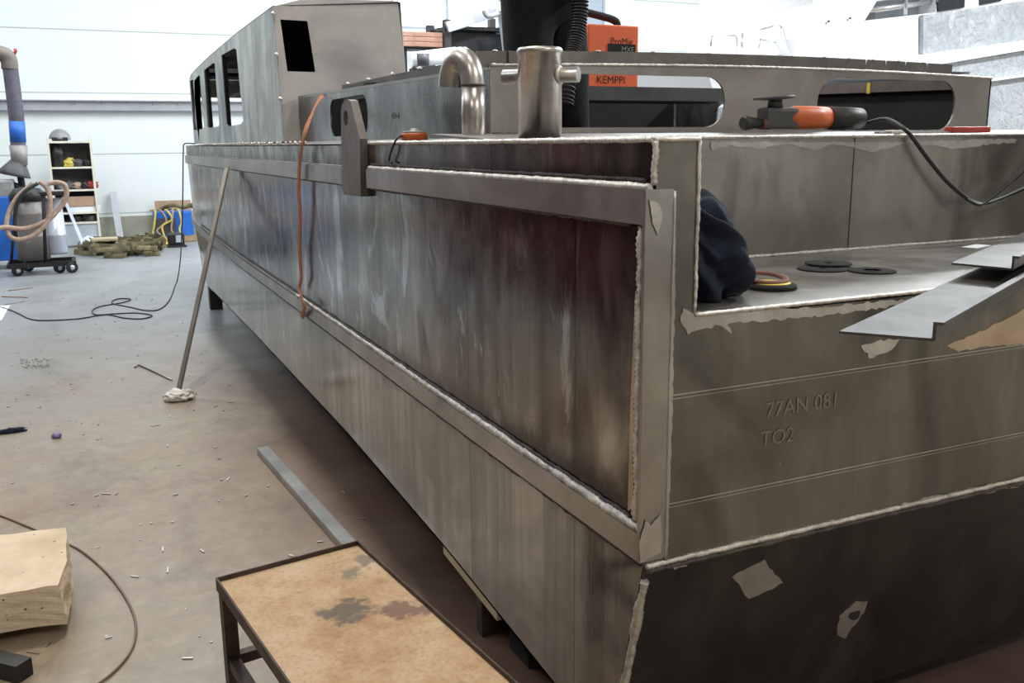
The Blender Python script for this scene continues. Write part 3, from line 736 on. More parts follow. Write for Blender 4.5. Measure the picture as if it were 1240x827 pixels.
G = at(574, 168, X=1.19); G = Vector((1.19, G.y, 1.652)); zj = at(574, 103, X=1.19).z
print('goose', G, zj)
MB().cyl(G, (G.x, G.y, zj), .0385, 28).build('vent_pipe', M['pipe'], BOAT)
gd = Vector((-.25, .97, 0)).normalized(); R_ = .062
pts = [Vector((G.x, G.y, zj))+gd*(R_-R_*math.cos(t))+Vector((0, 0, .075*math.sin(t) if 0 else R_*1.35*math.sin(t))) for t in [k*PI/16 for k in range(17)]]
mb = MB(); mb.tube(pts, .0385, 28, caps=False); 
mb.tube([p for p in pts], .034, 28, caps=False); go = mb.build('gooseneck_bend', M['pipe'], BOAT)
bead(MB(), [(G.x+.0385*math.cos(a), G.y+.0385*math.sin(a), zj) for a in [k*PI/10 for k in range(21)]], .003, .006).build('weld_bead', M['weldd'], go)
W('weld_bead', [(G.x+.04*math.cos(a), G.y+.04*math.sin(a), 1.656) for a in [k*PI/10 for k in range(21)]], .005, 'weldd')

# ================================================================== what the boat stands on
def timber(c, d, label, name='timber_block', mat='wood', group=None):
    return tag(MB().box(c, d, None, .006).build(name, M[mat], None, (c[0], c[1], c[2]-d[2]/2)), label, 'block', group)
t = thing('boat_stand', 'dark steel trestle with a wooden plank under the near hull corner', 'stand', (1.5, 2.65, 0))
q0, q1 = 2.42, 2.88
pk = [(x, y, z) for z in (-.034, -.002) for x, y in ((XS+.004, q0), (XS+.004, q1), (1.75, q1), (1.75, q0))]
MB().add([(x, y, zb(y)+z) for x, y, z in pk], [(0, 1, 2, 3), (4, 5, 6, 7), (0, 1, 5, 4), (1, 2, 6, 5), (2, 3, 7, 6), (3, 0, 4, 7)]).build('plank', M['plywood'], t)
MB().box((1.20, 2.70, (zb(2.66)-.034)/2), (.16, .05, zb(2.66)-.036), None, .004).build('steel_post', M['rim'], t)
MB().box((1.40, 2.50, (zb(2.43)-.034)/2), (.45, .14, zb(2.43)-.036), None, .004).build('steel_post', M['black'], t)
for (yy, nm) in ((6.3, 'middle of the hull'), (9.9, 'bow, beside the floor cable')):
    h = zb(yy)-.002; t = thing('boat_stand', 'black steel trestle under the '+nm, 'stand', (XM, yy, 0))
    for xx in (1.24 if yy > 8 else 1.75, 3.3): MB().box((xx, yy, h/2-.02), (.12, .12, h-.04), None, .004).build('steel_post', M['blackmetal'], t)
    MB().box((XM, yy, h-.02), (1.6 if yy < 9 else 2.25, .14, .04)).build('crosspiece', M['blackmetal'], t)

# ================================================================== things on and against the boat
# orange strap
pp = [at(398, 113, X=1.30)+Vector((0, 0, .012)), at(394, 113, X=1.275), at(387, 120, X=1.22), at(378, 138, X=1.11), at(370, 160, X=1.035), at(364, 190, X=1.023), at(362, 230, X=1.021), at(364, 262, X=1.025), at(363, 300, X=1.030), at(365, 335, X=1.033), at(363, 348, X=1.033), at(366, 362, X=1.017), at(369, 372, X=1.015), at(366, 384, X=1.030)]
sp = spline(pp, 8); mb = MB(); rows = []
for i, p in enumerate(sp):
    wob = .005*math.sin(i*.35); rows.append([p+Vector((0, -.03, wob)), p+Vector((-.002, 0, 0)), p+Vector((0, .03, -wob))])
mb.grid(rows, (-.004, 0, 0))
tag(mb.build('ratchet_strap', M['strap'], None, sp[-1]), 'orange webbing strap hanging down the port hull side', 'strap')
# leaning prop with rag
f0 = at(215, 484, Z=0)+Vector((.01, 0, .02)); t0 = at(277, 204, X=1.02)
t = thing('prop_bar', 'long aluminium flat bar leaning from the floor against the hull', 'bar', (f0.x, f0.y, 0))
mb = MB(); mb.bar(f0, t0, .085, .008, up=(1, 0, 0)); mb.build('bar', M['prop'], t)
dd = (t0-f0).normalized(); mb = MB(); mb.bar(f0+Vector((-.004, .042, 0)), t0+Vector((-.004, .042, 0)), .006, .035, up=(1, 0, 0)); mb.build('flange', M['rail'], t)
def blob(c, rx, ry, rz, amp=.25, fr=6, sub=4, seed=0, flat=None):
    bm = bmesh.new(); bmesh.ops.create_icosphere(bm, subdivisions=sub, radius=1); mb = MB(); vs = []
    for v in bm.verts:
        n = 1+amp*noise.noise(v.co*fr*.35+Vector((seed, 0, 0)))+amp*.5*(1-abs(noise.noise(v.co*fr*.7+Vector((0, seed, 0))))*2.5)
        p = Vector((v.co.x*rx*n, v.co.y*ry*n, v.co.z*rz*n))+Vector(c)
        if flat is not None: p.z = max(p.z, flat)
        vs.append(p)
    bm.verts.index_update(); fs = [[v.index for v in f.verts] for f in bm.faces]; bm.free()
    return mb.add(vs, fs, True)
tag(blob((f0.x, f0.y-.01, .03), .085, .07, .04, .4, 9, 4, 3, .002).build('rag', M['white'], None, (f0.x, f0.y, 0)), 'white rag bunched around the foot of the leaning bar', 'rag')
# navy hoodie heap on the cockpit sole
def cloth_heap():
    bm = bmesh.new(); bmesh.ops.create_icosphere(bm, subdivisions=6, radius=1); vs = []
    c = Vector((1.335, 1.84, ZLG+.10))
    for v in bm.verts:
        p = v.co.copy()
        fold = .13*math.sin(7*p.x+4*p.z+3.2*noise.noise(p*1.6))+.07*math.sin(15*p.y+6*p.x+4*noise.noise(p*2.2))+.16*noise.noise(p*1.4+Vector((3, 1, 0)))
        r = 1+fold
        x = p.x*.135*r; y = p.y*.15*r; z = p.z*.13*r
        hgt = max(0, (p.z+1)/2)
        x -= .055*hgt*hgt                    # taller against the bulwark
        z += .05*max(0, -p.x)*hgt
        q = c+Vector((x, y, z)); q.z = max(q.z, ZLG+.003); q.x = max(q.x, XI+.006)
        vs.append(q)
    bm.verts.index_update(); fs = [[v.index for v in f.verts] for f in bm.faces]; bm.free()
    return MB().add(vs, fs, True)
tag(cloth_heap().build('sweatshirt', M['navy'], None, (1.335, 1.84, ZLG)), 'crumpled navy blue fleece heaped in the cockpit corner', 'clothing')
# discs
def flat_disc(px, py, r, label, z=ZLG, hole=.011, mat='disc', group=None, tilt=None, rough=True):
    c = at(px, py, Z=z+.003); mb = MB(); n = 48; P = []
    prof = [(hole, .0005), (hole, .004), (r*.35, .005), (r*.45, .0035), (r*.98, .0045), (r, .0035), (r, .0005)]
    R = tilt
    vs_prof = [(a, b) for a, b in prof]+[prof[0]]
    mb.lathe(vs_prof, (c.x, c.y, z), n, R, cap=False)
    return tag(mb.build('grinding_disc', M[mat], None, (c.x, c.y, z)), label, 'grinding disc', group), c
flat_disc(996, 325, .070, 'black grinding disc, left one of the three lying flat on the cockpit floor')
flat_disc(1003, 318.5, .066, 'black grinding disc behind and under its left neighbour on the cockpit floor', z=ZLG+.006)
flat_disc(1056, 327.5, .064, 'black open-centred grinding disc, right one of three on the cockpit floor', hole=.030, z=ZLG)
cc = at(934, 344, Z=ZLG+.01)
t = thing('flap_disc', 'black and yellow labelled flap disc lying beside the navy fleece', 'grinding disc', (cc.x, cc.y, ZLG))
MB().lathe([(.012, 0), (.062, 0), (.062, .008), (.05, .012), (.012, .012), (.012, 0)], (cc.x, cc.y, ZLG+.001), 40, cap=False).build('backing_plate', M['disc'], t)
mb = MB(); mb.lathe([(.022, .0), (.047, .0), (.047, .0015), (.022, .0015), (.022, 0)], (cc.x, cc.y, ZLG+.0132), 40, cap=False); mb.build('paper_label', M['yellow'], t)
mb = MB(); rr = Matrix.Rotation(.12, 3, 'X'); mb.lathe([(.044, 0), (.060, 0), (.060, .008), (.044, .008), (.044, 0)], (cc.x+.004, cc.y+.03, ZLG+.018), 40, rr, cap=False); 
tag(mb.build('grinding_ring', plain('brown_abrasive', (.14, .055, .035), .7), None, (cc.x, cc.y+.03, ZLG+.015)), 'worn reddish brown abrasive ring leaning on the yellow labelled disc', 'grinding disc')
# aluminium channel profiles on the ledge
def profile(A, B, wv, z, label, L0=0, lip=.03):
    A = Vector((A[0], A[1], z)); B = Vector((B[0], B[1], z)); dd = (B-A); L = dd.length; dd.normalize(); wv = Vector((*wv, 0)); wl = wv.length; wn = wv.normalized()
    mb = MB(); t_ = .005
    # cross-section: flat web with an upstand along the near edge and a small outward return
    sec = [(0, 0), (wl, 0), (wl+.003, .003), (wl+.003, lip), (wl+.014, lip), (wl+.014, lip+.005), (wl-.003, lip+.005), (wl-.003, t_+.002), (wl-.005, t_), (0, t_)]
    n = len(sec); vs = []
    for P_ in (A, A+dd*L): vs += [P_+wn*a+Vector((0, 0, b)) for a, b in sec]
    tri = tessellate_polygon([[Vector((a, b, 0)) for a, b in sec]])
    fs = [tuple(t) for t in tri]+[tuple(n+i for i in t) for t in tri]+[(i, (i+1) % n, n+(i+1) % n, n+i) for i in range(n)]
    mb.add(vs, fs); return tag(mb.build('aluminium_profile', M['ledgep'], None, A), label, 'aluminium profile')
M['ledgep'] = alum('mill_profile', (.10, .095, .09), (.17, .16, .15), .42, .55, (1, 3, 3), metal=.75)
A = at(1016, 399, Z=ZLG+.016); D = at(1131, 408, Z=ZLG+.016); B = at(1179, 326, Z=ZLG+.016)
dv = (B-A).normalized(); B2 = A+dv*1.75
profile((A.x, A.y), (B2.x, B2.y), (D.x-A.x, D.y-A.y), ZLG+.008, 'folded aluminium profile overhanging the stern, the nearer and lower of two')
A2 = at(1152, 319, Z=ZLG+.05); D2 = at(1226, 326, Z=ZLG+.05)
B3 = A2+dv*1.6
_q = at(1240, 282, Z=ZLG+.05); dv2 = (_q-A2).normalized(); B3 = A2+dv2*min(1.4, (2.24-A2.y)/dv2.y)
profile((A2.x, A2.y), (B3.x, B3.y), (D2.x-A2.x, D2.y-A2.y), ZLG+.047, 'shorter-showing folded aluminium profile lying across its neighbour at right edge')
a_ = at(1162, 297, Z=ZLG); b_ = at(1205, 297, Z=ZLG)
c_ = at(1182, 299, Z=ZLG); tag(MB().box((c_.x, c_.y, ZLG+.002), (.12, .05, .002), Matrix.Rotation(.3, 3, 'Z')).build('scrap_plate', M['paper'], None, c_), 'small bright offcut plate on the cockpit floor by the back wall', 'offcut')
# angle grinder on the deck
gY = 2.50; gz = 1.663
def gx(px): return at(px, 145, Y=gY).x
def gzz(py): return at(960, py, Y=gY).z
x_h = gx(940)
t = thing('angle_grinder', 'orange and black angle grinder lying disc up on the aft deck', 'power tool', (gx(970), gY, gz))
Rx = Matrix.Rotation(PI/2, 3, 'Y')
zc = (gzz(128)+gzz(157))/2; rr = (gzz(128)-gzz(157))/2
MB().tube([(gx(952), gY, zc-.004), (gx(962), gY, zc), (gx(985), gY, zc), (gx(1001), gY, zc)], [rr*.8, rr, rr*.98, rr*.93], 20).build('motor_housing', M['orange'], t)
MB().tube([(gx(1001), gY, zc), (gx(1030), gY, zc-.002), (gx(1041), gY, zc-.002), (gx(1043), gY, zc-.002)], [rr*.99, rr*.95, rr*.9, rr*.7], 20).build('handle', M['rubber'], t)
mb = MB(); mb.box((gx(942), gY, zc-.002), (gx(960)-gx(921), .062, rr*1.75), None, .012); mb.lathe([(.026, 0), (.024, .02), (.018, .028)], (gx(938), gY, zc+rr*.8), 20); mb.build('gear_head', M['darkgrey'], t)
MB().box((gx(926), gY, zc-rr*.55), (.045, .055, rr*.85), None, .012).build('guard_clamp', plain('dark_red_plastic', (.12, .03, .02), .5), t)
MB().cyl((gx(937), gY, zc+rr), (gx(937), gY, gzz(121)), .009, 14).build('spindle', M['blackmetal'], t)
zz_ = gzz(119); MB().lathe([(0, -.002), (.02, -.004), (.066, 0), (.068, .005), (.064, .009), (.02, .007), (0, .006)], (gx(936), gY, zz_-.003), 40, Matrix.Rotation(-.05, 3, 'Y'), cap=False).build('abrasive_disc', M['darkgrey'], t)
MB().tube([(gx(921), gY-.005, gzz(149)), (gx(912), gY-.005, gzz(149)), (gx(900), gY-.005, gzz(149)), (gx(898), gY-.005, gzz(149))], [.016, .018, .024, .018], 18).build('side_handle', M['rubber'], t)
# its cable, over the deck edge and down into the cockpit
cb = [Vector((gx(1043), gY, gz+.03)), at(1060, 146, Y=2.46), at(1075, 145, Y=2.42), at(1092, 154, Y=2.33), at(1103, 164, Y=2.305), at(1122, 190, Y=2.29), at(1145, 218, Y=2.28), at(1168, 238, Y=2.27), at(1185, 247, Y=2.26), at(1205, 243, Y=2.26), at(1240, 228, Y=2.26), at(1290, 205, Y=2.26)]
tag(MB().tube(spline(cb, 8), .0075, 8).build('power_cable', M['rubber'], None, cb[4]), 'black power cable looping down from the grinder into the cockpit', 'cable')
cb = [at(1170, 241, Y=2.25), at(1186, 248, Y=2.24), at(1200, 240, Y=2.24), at(1222, 222, Y=2.24), at(1240, 206, Y=2.24), at(1290, 150, Y=2.24)]
tag(MB().tube(spline(cb, 6), .0055, 8).build('power_cable', M['rubber'], None, cb[0]), 'thinner black cable rising to the right in front of the cockpit wall', 'cable')
# red clamp and its light bar
c = at(1172, 156, Y=2.5); z0 = 1.663
t = thing('bar_clamp', 'flat red handled clamp with pale bar on deck edge', 'tool', (c.x, 2.5, z0))
MB().box((c.x, 2.5, z0+.014), (.20, .04, .022), None, .006).build('grip', M['red'], t)
a = at(1062, 155, Y=2.47); MB().bar((a.x, 2.47, z0+.005), (c.x-.1, 2.5, z0+.005), .02, .008).build('bar', M['ground'], t)
MB().box((at(1100, 155, Y=2.47).x-.06, 2.47, z0+.009), (.07, .03, .010), None, .003).build('pad', M['white'], t)
# orange round work light on deck edge with lead
c = at(502, 168, X=1.15); zo = 1.658
t = thing('work_lamp', 'small round orange and grey lamp on the port deck edge', 'lamp', (1.15, c.y, zo))
ro = .048; MB().lathe([(ro*.95, 0), (ro, .004), (ro, .024), (ro*.95, .027)], (1.15, c.y, zo), 30).build('body', M['orange'], t)
MB().lathe([(ro*.9, 0), (ro*.85, .008), (ro*.3, .010), (ro*.25, .018)], (1.15, c.y, zo+.027), 30).build('cap', M['grey'], t)
cb = [(1.12, c.y+.04, zo+.02), at(481, 172, X=1.06)+Vector((0, 0, .012)), at(474, 182, X=1.046), at(471, 195, X=1.048), at(475, 197, X=1.048)]
MB().tube(spline(cb, 6), .004, 6).build('lead', M['rubber'], t)
# welding power source on the cross beam
wY = 4.42; L_, R2 = at(712, 60, Y=wY).x, at(773, 60, Y=wY).x; zb0 = 1.928; zt0 = at(742, 30, Y=wY).z
t = thing('welding_machine', 'orange welding machine standing on the trunk beam beside the worker', 'welding machine', ((L_+R2)/2, wY, zb0))
mb = MB(); mb.box(((L_+R2)/2, wY+.17, (zb0+zt0)/2), (R2-L_, .34, zt0-zb0), None, .008); wm = mb.build('case', M['weldorange'], t)
lx = at(736, 52, Y=wY).x
text_mb('ProMig', .047, lambda u, v: (lx+.015+u, wY-.003, at(744, 54, Y=wY).z+v*1.1)).build('lettering', M['black'], wm)
MB().box((lx+.085, wY-.002, at(744, 59, Y=wY).z), (.17, .004, .05)).build('name_plate', M['black'], wm)
text_mb('MXE', .04, lambda u, v: (lx+.08+u, wY-.006, at(744, 60, Y=wY).z-.012+v)).build('lettering', M['grey'], wm)
text_mb('KEMPPI', .056, lambda u, v: (L_+.05+u, wY-.003, zb0+.02+v)).build('lettering', M['black'], wm)
MB().tube(spline([(L_+.02, wY+.1, zt0+.02), (L_+.03, wY+.1, zt0+.065), (lx-.02, wY+.1, zt0+.06), (lx+.1, wY+.1, zt0+.035), (lx+.12, wY+.1, zt0)], 6), .02, 10).build('carry_handle', M['black'], t)

# ---- person
def skin_mesh(name, chains, mat, parent=None, base=(0, 0, 0), sub=2):
    me = bpy.data.meshes.new(name); vs = []; es = []; rs = []; idx = {}
    def vid(p, r):
        k = tuple(round(c, 4) for c in p)
        if k not in idx: idx[k] = len(vs); vs.append(Vector(p)-Vector(base)); rs.append(r)
        return idx[k]
    for ch in chains:
        prev = None
        for p, r in ch:
            i = vid(p, r)
            if prev is not None: es.append((prev, i))
            prev = i
    me.from_pydata(vs, es, []); o = bpy.data.objects.new(name, me); COL.objects.link(o)
    m = o.modifiers.new('s', 'SKIN'); o.modifiers.new('u', 'SUBSURF').levels = sub
    for i, r in enumerate(rs):
        rr_ = r if isinstance(r, tuple) else (r, r); me.skin_vertices[0].data[i].radius = rr_
    me.skin_vertices[0].data[0].use_root = True
    m.use_smooth_shade = True
    dg = bpy.context.evaluated_depsgraph_get(); dg.update(); nm = bpy.data.meshes.new_from_object(o.evaluated_get(dg))
    bpy.data.objects.remove(o); nm.name = name; nm.materials.clear(); nm.materials.append(mat)
    o = bpy.data.objects.new(name, nm); COL.objects.link(o)
    if parent is not None: o.parent = parent
    else: o.location = base
    return o
pY = 3.78; px_ = at(652, 30, Y=pY).x; fl = 1.312
base = (px_, pY, fl)
def PP(x, y, z): return (px_+x, pY+y, fl+z)
person = skin_mesh('person', [
    [(PP(.03, 0, .93), .15), (PP(.04, .02, 1.15), .155), (PP(.05, .03, 1.36), .165), (PP(.05, .0, 1.48), .07), (PP(.05, -.02, 1.56), .062)],
    [(PP(.03, 0, .93), .15), (PP(-.05, -.01, .86), .13), (PP(-.06, -.03, .70), .118), (PP(-.06, -.04, .48), .09), (PP(-.075, .0, .28), .065), (PP(-.075, .02, .09), .048), (PP(-.09, -.03, .05), .05), (PP(-.11, -.13, .035), .04)],
    [(PP(.03, 0, .93), .15), (PP(.10, .02, .86), .13), (PP(.125, .0, .70), .118), (PP(.15, -.01, .48), .09), (PP(.21, .03, .28), .065), (PP(.21, .05, .09), .048), (PP(.225, .0, .05), .05), (PP(.25, -.10, .035), .04)],
    [(PP(.05, .03, 1.36), .165), (PP(-.15, .03, 1.40), .07), (PP(-.22, .0, 1.18), .056), (PP(-.17, -.20, 1.05), .046), (PP(-.10, -.30, 1.06), .036)],
    [(PP(.05, .03, 1.36), .165), (PP(.25, .03, 1.40), .07), (PP(.33, .0, 1.18), .056), (PP(.26, -.20, 1.05), .046), (PP(.17, -.30, 1.06), .036)],
], M['darkcloth'], None, base)
tag(person, 'person in black work trousers and jacket standing inside the cabin trunk', 'person')
hd = skin_mesh('head', [[(PP(.05, -.03, 1.58), .06), (PP(.05, -.045, 1.64), .078), (PP(.05, -.04, 1.71), .088), (PP(.05, -.03, 1.76), .07)], [(PP(.05, -.045, 1.64), .078), (PP(.05, -.135, 1.655), .012)]], M['skin'], person, base)
blob(PP(.05, -.01, 1.73), .095, .105, .09, .1, 5, 3, 2).build('hair', M['rubber'], person)
for sx in (-1, 1):
    hx_ = .05+sx*(.135 if sx > 0 else .135); wx = .17 if sx > 0 else -.10; 
    ch = [[(PP(wx, -.30, 1.06), .030), (PP(wx-sx*.02, -.36, 1.06), .036), (PP(wx-sx*.02, -.39, 1.055), .030)]]
    for k, l in enumerate((.065, .075, .07, .055)):
        o_ = (k-1.5)*.018
        ch.append([(PP(wx-sx*.02, -.36, 1.06), .036), (PP(wx-sx*.02, -.395, 1.05+o_), .010), (PP(wx-sx*.03, -.395-l*.6, 1.05+o_), .0095), (PP(wx-sx*.055, -.395-l*.8, 1.05+o_), .0085)])
    ch.append([(PP(wx-sx*.02, -.36, 1.06), .036), (PP(wx-sx*.045, -.375, 1.085), .012), (PP(wx-sx*.06, -.41, 1.095), .010)])
    skin_mesh('hand', ch, M['skin'], person, base, 1)
# corrugated torch hose hanging beside
hp = spline([at(706, -120, Y=3.50), at(703, -40, Y=3.50), at(702, 10, Y=3.50), at(697, 48, Y=3.48), at(690, 80, Y=3.45), at(684, 130, Y=3.4)], 40)
rs = [.030+(.006 if i % 4 < 2 else -.004) for i in range(len(hp))]
tag(MB().tube(hp, rs, 14).build('suction_hose', M['rubber'], None, hp[-1]), 'black corrugated hose hanging beside the worker in dark trousers', 'hose')

# ================================================================== floor: near things
# rusty table
h = .50
A, B = at(262, 700, Z=h), at(433, 655, Z=h); C1, D1 = at(355, 827, Z=h), at(620, 827, Z=h)
e1 = ((C1-A).normalized()+(D1-B).normalized()).normalized(); L = 1.0; wv = B-A; wv -= e1*wv.dot(e1)
t = thing('welding_table', 'low rusty steel welding table in the foreground', 'table', ((A+B)/2+e1*.5).to_tuple()[:2]+(0,))
base = Vector(t.location)
cs = [A, B, B+e1*L, A+e1*L]
mb = MB(); mb.add([p+Vector((0, 0, -.012)) for p in cs]+[p+Vector((0, 0, -.018)) for p in cs], [(0, 1, 2, 3), (4, 5, 6, 7), (0, 1, 5, 4), (1, 2, 6, 5), (2, 3, 7, 6), (3, 0, 4, 7)]); mb.build('table_top', M['table'], t)
for i in range(4): 
    p, q = cs[i], cs[(i+1) % 4]; mb = MB(); mb.bar(p+Vector((0, 0, -.017)), q+Vector((0, 0, -.017)), .005, .036); mb.build('rim', M['rim'], t)
inn = (wv.normalized(), e1)
for i, (sa, sb) in enumerate(((1, 1), (-1, 1), (-1, -1), (1, -1))):
    p = cs[i]+wv.normalized()*.02*sa+e1*.02*sb
    MB().box((p.x, p.y, (h-.035)/2), (.036, .036, h-.035), Matrix.Rotation(math.atan2(e1.y, e1.x), 3, 'Z')).build('leg', M['rim'], t)
zr_ = h-.24
ins = [cs[0]+wv.normalized()*.02+e1*.02, cs[1]-wv.normalized()*.02+e1*.02, cs[2]-wv.normalized()*.02-e1*.02, cs[3]+wv.normalized()*.02-e1*.02]
for i in range(4):
    p, q = ins[i].copy(), ins[(i+1) % 4].copy(); p.z = q.z = zr_; MB().bar(p, q, .028, .03).build('stretcher', M['rim'], t)
# angle bar on the floor
a, b = at(318, 541, Z=.04), at(424, 658, Z=.04); dd = (b-a).normalized(); sd = dd.cross(Vector((0, 0, 1)))
mb = MB(); a0 = Vector((a.x, a.y, 0)); b0 = Vector((b.x, b.y, 0))+dd*.35
mb.bar(a0+Vector((0, 0, .036)), b0+Vector((0, 0, .036)), .06, .006); mb.bar(a0-sd*.029+Vector((0, 0, .018)), b0-sd*.029+Vector((0, 0, .018)), .005, .034); mb.bar(a0+sd*.029+Vector((0, 0, .018)), b0+sd*.029+Vector((0, 0, .018)), .005, .034)
tag(mb.build('channel_bar', M['rail'], None, a0), 'aluminium channel bar lying on the floor behind the rusty table', 'bar')
# concrete block
def block():
    bm = bmesh.new(); bmesh.ops.create_cube(bm, size=1); bmesh.ops.subdivide_edges(bm, edges=bm.edges[:], cuts=14, use_grid_fill=True)
    vs = []
    c = Vector((-.40, 3.60, .125))
    R = Matrix.Rotation(-.10, 3, 'Z') @ Matrix.Rotation(.03, 3, 'X')
    for v in bm.verts:
        p = Vector((v.co.x*.52, v.co.y*.50, v.co.z*.145))
        if v.co.x > 0: p.x -= .05*max(0, v.co.y+.1)+.015*noise.noise(v.co*3)
        p += Vector((noise.noise(p*9), noise.noise(p*9+Vector((4, 0, 0))), noise.noise(p*9+Vector((0, 4, 0)))))*.008
        p += Vector((noise.noise(p*40), noise.noise(p*40+Vector((4, 0, 0))), noise.noise(p*40+Vector((0, 4, 0)))))*.004
        vs.append(c+R @ p)
    bm.verts.index_update(); fs = [[v.index for v in f.verts] for f in bm.faces]; bm.free()
    return MB().add(vs, fs)
tag(block().build('concrete_block', M['stone'], None, (-.40, 3.60, .055)), 'rough pale concrete block at the left edge of the floor', 'block')
timber((-.46, 3.68, .025), (.40, .26, .05), 'dark timber bearer under the pale concrete block', mat='blackmetal')
a, b = at(-60, 790, Z=.03), at(30, 812, Z=.03)
mb = MB(); mb.bar((a.x, a.y, .03), (b.x, b.y, .03), .06, .06); tag(mb.build('steel_beam', M['blackmetal'], None, (b.x, b.y, 0)), 'black steel beam end on the floor at the bottom left corner', 'beam')
# wire in front
wp = [at(x, y, Z=.006) for x, y in ((-60, 605), (0, 624), (35, 638), (75, 655), (100, 668), (128, 692), (150, 720), (163, 748), (163, 775), (150, 800), (120, 827), (60, 860))]
tag(MB().tube(spline(wp, 8), .0042, 7).build('welding_wire', plain('brown_cable', (.20, .13, .10), .5), None, wp[3]), 'thin brown cable curving across the floor behind and right of the block', 'cable')
# floor cable far
fp = [(1.16, 9.9, 1.668), (1.09, 10.15, 1.668)]+[tuple(at(222, 183, Y=10.25)), tuple(at(221.5, 215, Y=10.4)), tuple(at(221, 250, Y=10.6)), tuple(at(220, 285, Y=10.9)), tuple(at(218, 318, Y=11.4))]+[tuple(at(x, y, Z=.007)) for x, y in ((214, 342), (206, 362), (194, 374), (178, 376), (158, 372), (136, 367), (142, 362), (158, 362), (150, 366), (122, 371), (112, 376), (116, 381), (138, 380), (165, 379), (184, 382), (172, 386), (150, 385), (128, 381), (95, 386), (55, 388), (36, 386), (14, 376), (-20, 366))]
fs_ = [Vector((p.x, p.y, max(p.z, .0068))) for p in spline(fp, 8)]
tag(MB().tube(fs_, .0065, 7).build('power_cable', M['rubber'], None, (fp[8][0], fp[8][1], 0)), 'dark cable hanging off the bow and looping across the floor', 'cable')
# bent rod + straight rods
for pts, lab, nm, r, mt in (
    ([(163, 445), (168, 442), (208, 460)], 'bent pale welding rod lying left of the leaning bar foot', 'welding_rod', .006, 'rail'),
    ([(10, 352), (40, 348)], 'thin brown rod on the far left floor, the farther of three', 'metal_rod', .006, 'hose'),
    ([(2, 359), (34, 360)], 'thin brown rod on the far left floor, the middle of three', 'metal_rod', .006, 'hose'),
    ([(5, 369), (30, 365)], 'thin grey rod on the far left floor, the nearest of three', 'metal_rod', .004, 'grey')):
    p = [at(x, y, Z=.007) for x, y in pts]; tag(MB().tube(p, r, 7).build(nm, M[mt], None, p[0]), lab, 'rod')
pl = [at(x, y, Z=.002) for x, y in ((-30, 372), (12, 370), (2, 388), (-30, 392))]
tag(MB().add([*pl]+[p+Vector((0, 0, .004)) for p in pl], [(0, 1, 2, 3), (4, 5, 6, 7), (0, 1, 5, 4), (1, 2, 6, 5), (2, 3, 7, 6), (3, 0, 4, 7)]).build('sheet_offcut', M['paper'], None, pl[0]), 'pale sheet offcut lying on the floor at the left edge', 'offcut')
mb = blob(tuple(at(14, 524, Z=.0)+Vector((0, 0, .01))), .07, .02, .018, .5, 8, 3, 5, .001); tag(mb.build('rag', M['navy'], None, at(14, 524, Z=0)), 'small dark rag scrap on the floor at the left edge', 'rag')
mb = blob(tuple(at(69, 530, Z=.0)+Vector((0, 0, .01))), .022, .02, .018, .5, 8, 3, 8, .001); tag(mb.build('wrapper', plain('violet_foil', (.25, .18, .42), .4), None, at(69, 530, Z=0)), 'tiny violet wrapper on the floor near the left edge', 'litter')
# swarf and chips
mb = MB()
chips = [(168, 431), (228, 455), (250, 458), (137, 463), (205, 504), (187, 515), (260, 492), (281, 487), (270, 497), (318, 470), (68, 463), (85, 465), (20, 483), (100, 512), (118, 514), (270, 581), (275, 580), (130, 598), (142, 598), (199, 665), (246, 667), (205, 690), (165, 698), (440, 628), (416, 596), (118, 600), (60, 780), (40, 790), (130, 772), (225, 797)]
for (x, y) in chips:
    p = at(x+rnd.uniform(-2, 2), y, Z=.003); L = rnd.choice((.012, .02, .035, .05)); a = rnd.uniform(0, PI)
    mb.box(p, (L, .006, .004), Matrix.Rotation(a, 3, 'Z'))
for k in range(260):
    x = rnd.uniform(-1.2, .9); y = rnd.uniform(3, 12); s_ = rnd.uniform(.003, .009); mb.box((x, y, s_/3), (s_*rnd.uniform(1, 3), s_, s_*.5), Matrix.Rotation(rnd.uniform(0, 3), 3, 'Z'))
for k in range(90):
    p = at(rnd.uniform(25, 60), rnd.uniform(434, 446), Z=.004); mb.box(p, (.014, .005, .004), Matrix.Rotation(rnd.uniform(0, 3), 3, 'Z'))
tag(mb.build('metal_swarf', M['ground'], None, (0, 5, 0)), 'bright metal chips and swarf scattered over the workshop floor', 'swarf', None, 'stuff')

# ================================================================== far left corner
# industrial vacuum on a cart
vY = 14.0
def V(px, py, dy=0): return at(px, py, Y=vY+dy)
cx1, cx2 = V(38, 280).x, V(66, 280).x
t = thing('industrial_vacuum', 'grey two-drum workshop vacuum on a black wheeled cart with brown hose', 'vacuum', (cx1+.1, vY, 0))
z0 = V(38, 314).z; z1 = V(38, 243).z
MB().lathe([(.20, z0), (.205, z0+.3), (.212, z0+.31), (.205, z0+.32), (.205, z0+.6), (.212, z0+.61), (.205, z0+.62), (.21, z1)], (cx1, vY, 0), 28).build('drum', M['greydrum'], t)
MB().lathe([(.13, z0+.05), (.145, z0+.08), (.14, z0+.3), (.147, z0+.31), (.135, z0+.32), (.125, z1+.02)], (cx2, vY+.05, 0), 28).build('filter_drum', M['paledrum'], t)
mb = MB(); mb.lathe([(.22, z1), (.22, z1+.08), (.16, z1+.16), (.06, z1+.18)], (cx1, vY, 0), 24); mb.box(((cx1+cx2)/2+.05, vY, z1+.09), (.62, .3, .05), None, .01); mb.build('motor_head', M['rubber'], t)
mb = MB(); zf = V(50, 318).z
xa_, xb_ = V(12, 318).x, V(90, 318).x
for dy in (-.26, .26): mb.bar((xa_, vY+dy, zf), (xb_, vY+dy, zf), .05, .06)
